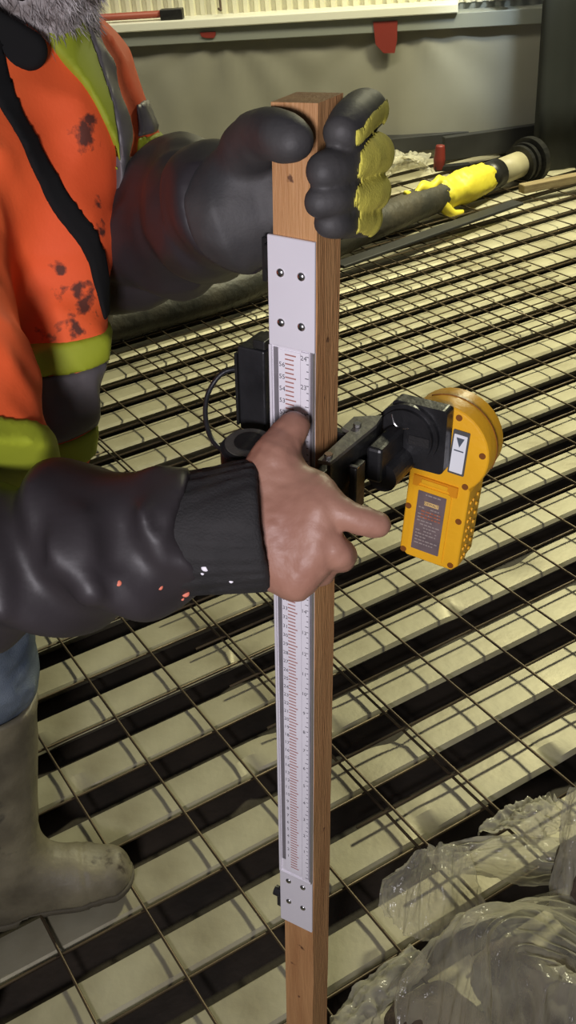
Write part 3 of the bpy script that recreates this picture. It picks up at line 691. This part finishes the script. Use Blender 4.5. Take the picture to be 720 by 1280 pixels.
bm = BX((.0200, -.0021, .0648), (.0345, -.0019, .0690)); link('label_badge', bm, M['badge'], lb)
text_lines('badge_text', ['DEWALT'], .0036, 1, .0272, .0669, -.0022, M['ink'], lb)
bm = bmesh.new(); rl = random.Random(2)
for i in range(16):
    z = .0755-i*.0037
    if .0630 < z < .0720: continue
    x = .0150
    while x < .037:
        w = rl.uniform(.0015, .0045); 
        if x+w > .0385: break
        if rl.random() < .8: box(bm, (x, -.0020, z), (x+w, -.0019, z+.0013))
        x += w+.0009
link('label_print', bm, M['labeltext'], lb)
bm = bmesh.new()
for z in (.0570, .0535, .0500):
    x = .018
    while x < .036: w = rl.uniform(.002, .004); box(bm, (x, -.00215, z), (x+w, -.00205, z+.0016)); x += w+.001
link('label_red_print', bm, M['labelred'], lb)
sc = link('screen_bezel', prism(rrect(.0372, .1072, .0530, .1524, .001, 2), -.0012, -.0002), M['bezel'], body)
link('lcd', prism(rrect(.0388, .1095, .0514, .1485, .0006, 2), -.0018, -.0014), M['lcd'], sc)
bm = bmesh.new(); v = [bm.verts.new(p) for p in ((.0412, -.0020, .1455), (.0490, -.0020, .1455), (.0451, -.0020, .1360))]; bm.faces.new(v); box(bm, (.0405, -.0021, .1318), (.0497, -.0019, .1330)); link('lcd_arrow', bm, M['lcdmark'], sc)
for (a, b) in ((40.3, 164), (66.9, 133.6), (55.8, 97), (55, 58), (54, 6.5), (4, 57), (4.5, 6.5)):
    bm = bmesh.new(); cyl(bm, (a*mmv, -.0006, b*mmv), (a*mmv, .004, b*mmv), .0031, n=14); link('screw_recess', bm, M['hole'], body)
bm = bmesh.new()
for k in range(7):
    for yy in (.008, .014, .026):
        cyl(bm, (.0605, yy, .014+.0105*k), (.0622, yy, .014+.0105*k), .0018, n=8)
link('grip_dots', bm, M['yellow'], body)
bm = prism([(x, z) for x, z in [((28+46.2*math.cos(math.radians(a)))*mmv, (127+46.2*math.sin(math.radians(a)))*mmv) for a in range(-20, 121, 10)]+[((28+44*math.cos(math.radians(a)))*mmv, (127+44*math.sin(math.radians(a)))*mmv) for a in range(120, -21, -10)]], .0198, .0206); link('seam_ring', bm, M['hole'], body)

# ------------------------------------------------------------------ the worker
FD = np.array([.77, -.64, 0]); FD /= np.linalg.norm(FD); LD = np.array([-FD[1], FD[0], 0])
per = thing('person', 'bearded worker in orange hi-vis vest, dark jacket, jeans and rubber boots holding the stick', 'person', (-.48, 1.17, 0))
PI_ = Matrix.Translation((.48, -1.17, 0))
TZ = [.74, .82, .95, 1.10, 1.22, 1.32, 1.38, 1.43]
TX = [-.475, -.46, -.42, -.362, -.32, -.29, -.272, -.262]
TY = [1.215, 1.21, 1.19, 1.16, 1.145, 1.14, 1.15, 1.155]
TA = [.17, .172, .175, .178, .183, .175, .13, .08]
TB = [.145, .15, .155, .155, .15, .130, .100, .075]
def torso_uv(P):
    z = P[2]; cx = np.interp(z, TZ, TX); cy = np.interp(z, TZ, TY)
    dx = P[0]-cx; dy = P[1]-cy
    return dx*LD[0]+dy*LD[1], dx*FD[0]+dy*FD[1]          # lateral (his left +), forward
def torso(P, off=0.0):
    u, v = torso_uv(P); a = np.interp(P[2], TZ, TA)+off; b = np.interp(P[2], TZ, TB)+off
    k = (np.abs(u/a)**2.3+np.abs(v/b)**2.3)**(1/2.3)
    return (k-1)*np.minimum(a, b)*.95
tc = lambda z: np.array([np.interp(z, TZ, TX), np.interp(z, TZ, TY), z])
LS = tc(1.315)+LD*.165; RS = tc(1.315)-LD*.165
LE = at(10, 348, 1.42); LW = at(305, 255, .885)
RE = at(-150, 705, .915); RW = at(318, 658, .868)
HC = np.array([-.220, 1.172, 1.532])                      # head centre
# --- body: head, neck, trunk, arms and legs in one surface; the bare right hand is finer
LH = np.array([-.44, 1.28, .86]); RH = np.array([-.50, 1.12, .86])
LK = np.array([-.478, 1.285, .50]); RK = np.array([-.56, 1.02, .48]); LAN = np.array([-.535, 1.275, .10]); RAN = np.array([-.70, .985, .10])
HAX = (FD*.97+np.array([0, 0, -.24]), LD, np.cross(FD*.97+np.array([0, 0, -.24]), LD))
HAX = [h/np.linalg.norm(h) for h in HAX]
def headp(f_, l_, u_): return HC+HAX[0]*f_+HAX[1]*l_-(-HAX[2])*u_
def f_head(P):
    d = ell(P, HC, (.097, .077, .115), HAX)
    d = smin(d, ell(P, headp(.035, 0, -.07), (.055, .052, .05), HAX), .03)          # jaw
    d = smin(d, rc(P, headp(.088, 0, .015), headp(.112, 0, -.022), .010, .016), .012)  # nose
    for s_ in (-1, 1):
        d = smin(d, ell(P, headp(-.005, .078*s_, -.005), (.022, .010, .032), HAX), .008)   # ears
        d = smax(d, -ell(P, headp(.098, .032*s_, .018), (.014, .016, .010), HAX), .01)  # eye sockets
    return d
def f_body(P):
    d = smax(torso(P, -.03), .80-P[2], .03)
    d = smin(d, f_head(P), .02)
    d = smin(d, rc(P, tc(1.36), HC-np.array([0, 0, .09])-FD*.02, .065, .058), .03)
    d = smin(d, chain(P, [LS, LE, at(225, 274, 1.10), LW], [.050, .042, .036, .030], .02), .03)
    d = smin(d, chain(P, [RS, RE, RW], [.050, .042, .030], .02), .03)
    for a, b, c in ((LH, LK, LAN), (RH, RK, RAN)):
        d = smin(d, chain(P, [a, b, c], [.078, .056, .040], .02), .05)
    return d
# bare right hand
HW = at(322, 662, .868)
hk = [at(400, 633, .842), at(393, 662, .842), at(389, 694, .845), at(368, 722, .852)]          # knuckles
FI = [[hk[0], at(438, 646, .836), at(460, 653, .837), at(472, 656, .838)],
      [hk[1], at(424, 692, .842), at(424, 697, .864), at(408, 694, .886)],
      [hk[2], at(401, 712, .862), at(396, 708, .886), at(384, 700, .898)],
      [hk[3], at(368, 734, .872), at(368, 726, .893), at(362, 718, .903)]]
FR = [[.0155, .0125, .0118, .0105], [.0145, .0125, .0118, .0105], [.0150, .0128, .0115, .0100], [.0145, .0118, .0105, .0095]]
TH_ = [at(322, 618, .868), at(340, 580, .862), at(356, 550, .868), at(368, 533, .872)]
def f_hand(P):
    d = rc(P, at(280, 664, .876), HW, .030, .033)
    for i, (k_, r_) in enumerate(zip(hk, (.0165, .0175, .018, .018))):
        d = smin(d, rc(P, HW+(at(322, 632+20*i, .868)-HW)*.9, k_, .022, r_), .018)
    for pts, r_ in zip(FI, FR): d = smin(d, cchain(P, pts, r_), .0025)
    d = smin(d, cchain(P, TH_, [.024, .0185, .0152, .0130]), .016)
    d = smin(d, rc(P, at(345, 590, .862), at(392, 612, .852), .012, .014), .022)     # web of the thumb
    for k_ in hk: d = d-.0018*np.exp(-((P[0]-k_[0])**2+(P[1]-k_[1])**2+(P[2]-k_[2])**2)/(.011**2))
    d = d+.0007*vnoise(P[0]*160, P[1]*160, P[2]*160)+.0012*vnoise(P[0]*55+3, P[1]*55, P[2]*55)
    # creases over the finger joints and tendons
    for pts in FI:
        q = pts[1]; dd = (P[0]-q[0])**2+(P[1]-q[1])**2+(P[2]-q[2])**2
        d = d+.0008*np.cos(along(P, pts[0], q)*1500)*np.exp(-dd/(.009**2))
    for k_ in hk[:4]:
        d = d-.0012*np.exp(-(np.maximum(rc(P, HW, k_, 0, 0)-.018, 0)/.004)**2)*.5
    return d
hp_all = [p for F_ in FI for p in F_]+TH_+[at(280, 664, .876), HW]
hand_v = snet(f_hand, hp_all, .04, .0022)
bpts = [HC+.13, HC-.13, RS, LS, RE, LW, LAN, RAN, LK, RK]
body_o = sdfobj('body', f_body, bpts, .12, .010, M['skin'], per, PI_, [hand_v])
# thumb nail, eyes
def nail(c, up, nrm, w, l):
    up = up/np.linalg.norm(up); nrm = nrm-up*(nrm@up); nrm /= np.linalg.norm(nrm); sd = np.cross(up, nrm)
    bm = bmesh.new(); bmesh.ops.create_uvsphere(bm, u_segments=12, v_segments=8, radius=1)
    for v in bm.verts: v.co = Vector(c+sd*v.co.x*w+up*v.co.y*l+nrm*v.co.z*.0012)
    link('nail', bm, M['nail'], per, True, PI_)
tocam = CC-TH_[3]; tocam /= np.linalg.norm(tocam)
for s_ in (-1, 1):
    bm = bmesh.new(); bmesh.ops.create_uvsphere(bm, u_segments=14, v_segments=10, radius=.012, matrix=Matrix.Translation(headp(.078, .032*s_, .017))); link('eye', bm, M['lcd'], per, True, PI_)
# hair and beard
rb = random.Random(9)
def f_hair(P): return smax(ell(P, HC+HAX[0]*(-.008)-(-HAX[2])*.004, (.103, .084, .121), HAX)+.004*vnoise(P[0]*50, P[1]*50, P[2]*50), -(P[2]-HC[2]-.0)+.0+.6*((P[0]-HC[0])*FD[0]+(P[1]-HC[1])*FD[1]), .01)
sdfobj('hair', f_hair, [HC+.1, HC-.1], .06, .006, M['beard'], per, PI_)
def f_beard(P):
    d = ell(P, headp(.040, 0, -.085), (.066, .066, .062), HAX)
    d = smin(d, ell(P, headp(.050, .0, -.125), (.046, .055, .048), HAX), .03)
    d = smin(d, rc(P, headp(.0, .072, -.03), headp(.03, .055, -.09), .016, .022), .02)
    d = smin(d, rc(P, headp(.0, -.072, -.03), headp(.03, -.055, -.09), .016, .022), .02)
    return d+.005*vnoise(P[0]*70, P[1]*70, P[2]*70)
bv, bq = snet(f_beard, [headp(.11, .1, .02), headp(-.03, -.1, -.19)], .05, .004)
vs = bv.tolist(); fs = bq.tolist()
for i in rb.choices(range(len(bv)), k=11000):
    p = Vector(bv[i]); c_ = Vector(headp(.0, 0, -.06)); d = (p-c_).normalized(); d = (d*.45+Vector((rb.uniform(-.5, .5), rb.uniform(-.5, .5), rb.uniform(-.5, .2)))+Vector((0, 0, -.55))).normalized()
    sd = d.cross(Vector((rb.uniform(-1, 1), rb.uniform(-1, 1), rb.uniform(-1, 1)))).normalized()*.00045
    Ls = rb.uniform(.005, .013); k = len(vs)
    crl = Vector((rb.uniform(-1, 1), rb.uniform(-1, 1), rb.uniform(-1, .4)))*.006
    vs += [tuple(p-sd), tuple(p+sd), tuple(p+d*Ls*.6+crl*.5+sd*.8), tuple(p+d*Ls*.6+crl*.5-sd*.8), tuple(p+d*Ls+crl)]; fs += [[k, k+1, k+2, k+3], [k+3, k+2, k+4]]
me = bpy.data.meshes.new('beard'); me.from_pydata(vs, [], fs); me.update(); link('beard', me, M['beard'], per, False, PI_)

# --- clothes
def fold(P, fr, sx=1, sy=1, sz=1, seed=0.0):
    return 1-2*np.abs(vnoise(P[0]*fr*sx+seed, P[1]*fr*sy+seed*1.3, P[2]*fr*sz+seed*.7))
VLA = LS+np.array([-.01, 0, .02]); VLB = at(108, 190, 1.215)
VRA = at(-125, 235, 1.0); VRB = at(-60, 594, .925)
def f_vest_core(P):
    d = torso(P, .0)
    d = smin(d, rc(P, VLA, VLB, .070, .080), .03)
    d = smin(d, rc(P, VRA, VRB, .084, .078), .03)
    d = smin(d, chain(P, [at(96, 150, 1.08), at(92, 300, 1.085), at(86, 430, 1.09), at(62, 545, 1.10), at(50, 700, 1.13)], [.024, .030, .030, .030, .03], .02), .05)          # loose front edge
    d = d-.006*fold(P, 9, 1, 1, .6, 2.0)-.004*fold(P, 20, 1, 1, .7, 5.0)-.003*fold(P, 14, 1.6, 1.6, 1.2, 8.0)
    return d
def f_vest(P):
    d = f_vest_core(P)
    d = smax(d, .785-P[2], .004)
    d = smax(d, rc(P, tc(1.46)+FD*.02, tc(1.62)+FD*.06, .075, .10)*-1, .004)     # neck opening
    cutL = np.minimum(np.minimum(along(P, VLA, VLB)-np.linalg.norm(VLB-VLA)-.012, torso(P, .012)), .14-rc(P, VLA, VLB, 0, 0)); cutR = np.minimum(np.minimum(along(P, VRA, VRB)-np.linalg.norm(VRB-VRA)-.005, torso(P, .012)), .14-rc(P, VRA, VRB, 0, 0))
    return smax(smax(d, cutL, .004), cutR, .004)
vpts = [LS, RS, tc(.80), VLB, VRB, tc(1.40), tc(.9)+FD*.15, tc(1.2)+FD*.15]
vest = sdfobj('hi_vis_vest', f_vest, vpts, .13, .006, M['orange'], per, PI_)
def stripe(name, region, mt, off=.0045, pts=None, pad=.12, h=.0055):
    sdfobj(name, lambda P: smax(f_vest(P)-off, region(P), .001), pts or vpts, pad, h, mt, vest)
def tslab(z0, z1, sl=0.0):
    def g(P):
        u, v = torso_uv(P); z = P[2]-sl*u
        return np.maximum(np.maximum(z0-z, z-z1), .018-rc(P, VRA, VRB, .084, .078))
    return g
tp = [at(95, 420, 1.05), at(60, 600, 1.06), tc(1.0)+LD*.2, tc(1.0)-LD*.2, tc(1.0)+FD*.20, tc(1.12)+FD*.16, tc(1.12)-FD*.16]
for nm, a, b, mt in (('lime_band', 1.108, 1.138, 'lime'), ('reflective_band', 1.044, 1.1085, 'greytape'), ('lime_band', 1.012, 1.0445, 'lime')):
    stripe(nm, tslab(a, b, -.05), M[mt], pts=tp, pad=.06)
# braces over the shoulders
def brace(u0, u1, side):
    def g(P):
        u, v = torso_uv(P); u = u*side
        return np.maximum(np.maximum(np.maximum(u0-u, u-u1), 1.118-P[2]), -v)
    return g
bp_ = [tc(1.35)+LD*.17+FD*.13, tc(1.13)+LD*.2, tc(1.13)-LD*.2, tc(1.13)+FD*.17, tc(1.40)]
def brace_l(P):
    u, v = torso_uv(P); u0 = np.interp(P[2], [1.29, 1.40], [.068, .016])
    return np.maximum(np.maximum(np.maximum(u0-u, u-.070), 1.27-P[2]), -v)
def brace_g(P):
    u, v = torso_uv(P)
    return np.maximum(np.maximum(np.maximum(.070-u, u-.104), 1.22-P[2]), -v)
stripe('lime_brace', brace_l, M['lime'], off=.006, pts=bp_, pad=.06, h=.004)
stripe('reflective_brace', brace_g, M['greytape'], off=.007, pts=bp_, pad=.06, h=.004)
stripe('lime_brace', brace(.125, .159, -1), M['lime'], off=.006, pts=bp_, pad=.05)
# sleeve hoops
def hoop(A, B, t0, t1, tors=True):
    L = np.linalg.norm(B-A)
    def g(P):
        t = along(P, A, B); d = np.maximum(L+t0-t, t-(L+t1)); d = np.maximum(d, rc(P, A, B, .105, .105))
        return np.maximum(d, -torso(P, .012))
    return g
stripe('lime_band', hoop(VLA, VLB, -.010, .014), M['lime'], off=.004, pts=[VLB], pad=.13)
stripe('reflective_band', hoop(VLA, VLB, -.045, -.010), M['greytape'], off=.003, pts=[VLB], pad=.15)
stripe('lime_band', hoop(VRA, VRB, -.020, .006), M['lime'], off=.004, pts=[VRB], pad=.13)
# zip strap down the front
def zipf(P):
    u, v = torso_uv(P); c_ = np.interp(P[2], [1.10, 1.20, 1.36], [.030, .018, -.045])
    return np.maximum(np.maximum(np.abs(u-c_)-.011, -v), 1.145-P[2])
stripe('zip_strap', zipf, M['strap'], off=.0032, pts=[tc(1.13)+FD*.17, tc(1.38)+FD*.1, tc(1.2)+FD*.17+LD*.06], pad=.06, h=.004)
# jacket collar flap
cA = hit(f_vest, 0, 50)+np.array([-.035, -.012, .02]); cB = hit(f_vest, 38, 70)+np.array([0, -.006, .006])
cN = CC-cB; cN /= np.linalg.norm(cN)
sdfobj('collar_flap', lambda P: smax(rc(P, cA, cB, .030, .018), np.abs((P[0]-cB[0])*cN[0]+(P[1]-cB[1])*cN[1]+(P[2]-cB[2])*cN[2])-.009, .006), [cA, cB], .05, .003, M['strap'], per, PI_)
add_spots(M['orange'], [(*hit(f_vest, x, y), r) for x, y, r in ((107, 165, .016), (112, 150, .010), (66, 416, .012), (105, 385, .016), (100, 365, .014), (72, 335, .007), (78, 360, .009), (122, 255, .007), (125, 285, .010), (155, 150, .010), (148, 170, .012), (95, 410, .010))], (0.035, 0.022, 0.018), 85)
# left (far) jacket sleeve
def f_ls(P):
    d = chain(P, [LS-np.array([0, 0, .05]), LE, at(225, 274, 1.10), LW], [.056, .074, .067, .052], .02)
    t = along(P, LE, LW)
    d = d-.011*np.abs(np.sin(t*27+1.9*vnoise(P[0]*8, P[1]*8, P[2]*8)+P[2]*6))-.005*vnoise(P[0]*13, P[1]*13, P[2]*13)-.006*fold(P, 9, 1, 1, 1, 1.0)-.002*fold(P, 26, 1, 1, 1, 6.0)+.008
    return smax(d, along(P, LE, LW)-np.linalg.norm(LW-LE)-.003, .006)
sdfobj('left_sleeve', f_ls, [LS, LE, LW], .11, .005, M['jacket'], per, PI_)
# right (near) jacket sleeve and knit cuff
RD = (RW-RE)/np.linalg.norm(RW-RE); RL = np.linalg.norm(RW-RE)
R1 = at(0, 700, .885); R2 = at(120, 684, .875); R3 = at(235, 674, .868)
_g = lambda x0, y0, x1, y1, w, am: (at(x0, y0, .812), at(x1, y1, .812), w, am)
GRV = [_g(150, 580, 142, 700, .009, .013), _g(52, 590, 46, 690, .010, .012), _g(215, 742, 110, 800, .008, .008), _g(0, 640, 40, 735, .009, .009), _g(232, 600, 226, 690, .008, .008), _g(110, 705, 160, 770, .007, .007), _g(190, 600, 196, 655, .006, .005),
       _g(100, 620, 116, 735, .012, -.008), _g(118, 740, 50, 800, .010, -.007), _g(178, 640, 205, 725, .013, -.008), _g(10, 690, 0, 780, .011, -.007), _g(222, 735, 150, 785, .008, -.005)]
def f_rs(P):
    d = chain(P, [RS-np.array([0, 0, .05]), RE, R1, R2, R3], [.058, .062, .0595, .0585, .0535], .03)
    t = along(P, RE, RW); q = P[2]*1.0
    w = vnoise(P[0]*7+2, P[1]*7, P[2]*7)
    d = d-.009*np.sin(t*62+q*30+3.0*w)*np.exp(-((t-.14)/.16)**2)
    d = d-.006*vnoise(P[0]*12+5, P[1]*12, P[2]*7)-.004*fold(P, 9, 1.5, 1, 1.0, 3.0)-.002*vnoise(P[0]*40, P[1]*40, P[2]*30)
    for (a, b, w_, am) in GRV: d = d+am*np.exp(-(rc(P, a, b, 0, 0)/w_)**2)
    return smax(d, along(P, RE, R3)-np.linalg.norm(R3-RE)-.010-.006*np.sin(P[2]*90), .008)
rsl = sdfobj('right_sleeve', f_rs, [RS, RE, R3], .11, .0042, M['jacket'], per, PI_)
CU = at(330, 657, .866)
def f_cuff(P):
    d = rc(P, at(200, 672, .874), CU, .0500, .0535); t = along(P, at(200, 672, .874), CU); L = np.linalg.norm(CU-at(200, 672, .874))
    d = d+.0010*np.sin(np.arctan2(P[2]-CU[2], P[1]-CU[1])*70)+.002*vnoise(P[0]*30, P[1]*30, P[2]*30)
    d = smax(d, t-L-.004, .008)
    return smax(d, -smax(rc(P, at(300, 660, .867), at(345, 655, .865), .040, .046), .0-t+L-.022, .002), .003)
cuff = sdfobj('knit_cuff', f_cuff, [at(200, 672, .874), CU], .065, .0032, M['knit'], per, PI_)
for (x, y, r, mt, fn) in ((257, 709, .0035, 'tape', f_cuff), (253, 716, .002, 'tape', f_cuff), (289, 726, .002, 'tape', f_cuff), (279, 657, .0012, 'tape', f_cuff), (148, 729, .0025, 'redpaint2', f_rs), (200, 733, .003, 'redpaint2', f_rs), (232, 742, .003, 'redpaint2', f_rs), (228, 748, .002, 'redpaint2', f_rs)):
    p = hit(fn, x, y); bm = bmesh.new(); n_ = Vector(CC-p).normalized(); q_ = n_.to_track_quat('Z', 'Y').to_matrix().to_4x4()
    bmesh.ops.create_icosphere(bm, subdivisions=2, radius=r, matrix=Matrix.Translation(p) @ q_ @ Matrix.Diagonal((.7+.5*rb.random(), 1, .25, 1)))
    link('paint_speck', bm, M[mt], cuff if fn is f_cuff else rsl, True)
# glove on the left hand, round the top of the stick
GW = at(300, 262, .885)
GF = [[at(408, 165, .862), at(456, 140, .822), at(452, 138, .792), at(438, 152, .757), at(428, 165, .744)],
      [at(408, 205, .862), at(462, 194, .822), at(456, 194, .790), at(420, 209, .750), at(405, 214, .742)],
      [at(408, 243, .862), at(460, 239, .825), at(453, 240, .795), at(418, 248, .756), at(402, 252, .749)],
      [at(408, 275, .865), at(452, 273, .832), at(446, 273, .806), at(422, 277, .770), at(412, 278, .763)]]
GR = [[.018, .0158, .0150, .0148, .0135], [.018, .0158, .0150, .0142, .0130], [.017, .0150, .0142, .0132, .0120], [.016, .0140, .0130, .0120, .0112]]
GT = [at(306, 245, .872), at(311, 190, .840), at(332, 168, .790), at(352, 171, .757), at(364, 175, .748)]
def f_glove(P):
    d = rc(P, GW, at(345, 250, .872), .050, .036)
    for i, y_ in enumerate((170, 205, 243, 275)): d = smin(d, rc(P, at(330, 205+25*i, .878), GF[i][0], .026, .019), .015)
    d2 = None
    for pts, r_ in zip(GF, GR): q = cchain(P, pts, r_); d2 = q if d2 is None else np.minimum(d2, q)
    d = smin(d, cchain(P, GT, [.030, .0235, .0190, .0178, .0155]), .012)
    d = smin(d, d2, .0025)
    t = along(P, GW, at(345, 250, .872))
    d = d-.0025*fold(P, 22, 1, 1, 1, 4.0)*np.clip((.03-t)/.03, 0, 1)-.0008*vnoise(P[0]*70, P[1]*70, P[2]*70)
    d = smax(d, -t-.030, .004)
    # the wood keeps its room
    q0 = (P[0]-SB[0])*Ee[0]+(P[1]-SB[1])*Ee[1]+(P[2]-SB[2])*Ee[2]; q1 = (P[0]-SB[0])*Nn[0]+(P[1]-SB[1])*Nn[1]+(P[2]-SB[2])*Nn[2]
    bx_ = np.maximum(np.maximum(np.abs(q0), np.abs(q1))-.0197, (P[0]-SB[0])*Wv[0]+(P[1]-SB[1])*Wv[1]+(P[2]-SB[2])*Wv[2]-1.3835)
    return np.maximum(d, -bx_)
gpts = [p for F_ in GF for p in F_]+GT+[GW]
glove = sdfobj('work_glove', f_glove, gpts, .06, .0026, M['glove'], per, PI_)
def f_gy(P):
    q0 = (P[0]-SB[0])*Ee[0]+(P[1]-SB[1])*Ee[1]+(P[2]-SB[2])*Ee[2]
    d = None
    for i, (pts, r_) in enumerate(zip(GF, GR)):
        q = cchain(P, pts, np.array(r_)+.0025); d = q if d is None else np.minimum(d, q)
    q1 = (P[0]-SB[0])*Nn[0]+(P[1]-SB[1])*Nn[1]+(P[2]-SB[2])*Nn[2]
    w_ = .0020*vnoise(P[0]*120, P[1]*120, P[2]*120)+.012*(np.clip((P[2]-1.368)/.01, 0, 1))
    return np.maximum(np.maximum(f_glove(P)-.0013, d), .0485+w_-(q0-.25*q1))
sdfobj('yellow_back', f_gy, [p for F_ in GF for p in F_], .04, .0018, M['gloveyellow'], glove)
# jeans
def f_jeans(P):
    d = None
    for a, b, c, tp_ in ((LH, LK, LAN, .40), (RH, RK, RAN, .40)):
        q = chain(P, [a, b, b+(c-b)*.45], [.098, .072, .044], .02); d = q if d is None else smin(d, q, .05)
    d = smin(d, smax(smax(torso(P, -.005), P[2]-.90, .01), .78-P[2], .03), .03)
    return d-.005*fold(P, 14, 1, 1, 1.4, 2)-.003*fold(P, 30, 1, 1, 1.3, 6)
sdfobj('jeans', f_jeans, [LH, RH, LK, RK, LAN+[0, 0, .25], RAN+[0, 0, .25], tc(.9)], .12, .007, M['jeans'], per, PI_)
# rubber boots
def boot(heel, toe, ank, top, rt):
    heel = np.array(heel); toe = np.array(toe); D_ = toe-heel; Lf = np.linalg.norm(D_[:2]); D_ = D_/np.linalg.norm(D_); sd = np.array([-D_[1], D_[0], 0])
    Z0 = .0195
    def core(P):
        d = chain(P, [heel+D_*.045+[0, 0, .040], heel+D_*.14+[0, 0, .046], heel+D_*(Lf-.095)+[0, 0, .045], heel+D_*(Lf-.050)+[0, 0, .040]], [.043, .043, .049, .047], .02)
        d = smin(d, rc(P, heel+D_*.06+[0, 0, .06], ank, .048, .058), .05)
        d = smin(d, rc(P, ank, top, .060, rt), .03)
        d = smin(d, rc(P, heel+D_*.09+[0, 0, .10], heel+D_*.18+[0, 0, .060], .045, .040), .03)
        d = d-.003*fold(P, 16, 1, 1, 1, 2.0)
        tt = along(P, heel, toe); return d+.0022*np.exp(-((tt-(Lf-.082))/.0035)**2)*(P[2] < .12)
    def f(P):
        d = core(P); d = smax(d, Z0+.014-P[2], .004)
        d = smax(d, -smax(rc(P, ank, top+(top-ank)*.2, .050, rt-.006), -.02-along(P, ank, top)+np.linalg.norm(top-ank)*.6, .004), .003)
        t = along(P, ank, top)-np.linalg.norm(top-ank)
        return smax(d, t, .003)
    def sole(P):
        t = along(P, heel, toe); d = core(P)-.004; d = smax(d, P[2]-Z0-.016, .003)
        return smax(smax(d, Z0-P[2], .002), np.where((t > .085) & (t < .12), Z0+.012-P[2], -1), .002)
    o = sdfobj('rubber_boot', f, [heel, toe, top, ank], .08, .004, M['boot'], per, PI_)
    sdfobj('boot_sole', sole, [heel, toe+[0, 0, .08]], .06, .005, M['bootsole'], o)
    # toe-cap seam
    return o
boot((-.600, 1.235, 0), (-.318, 1.285, 0), LAN+[.005, -.01, .03], np.array([-.496, 1.282, .452]), .084)
boot((-.775, 1.02, 0), (-.520, 1.045, 0), RAN+[-.02, 0.02, .03], np.array([-.655, .995, .37]), .080)
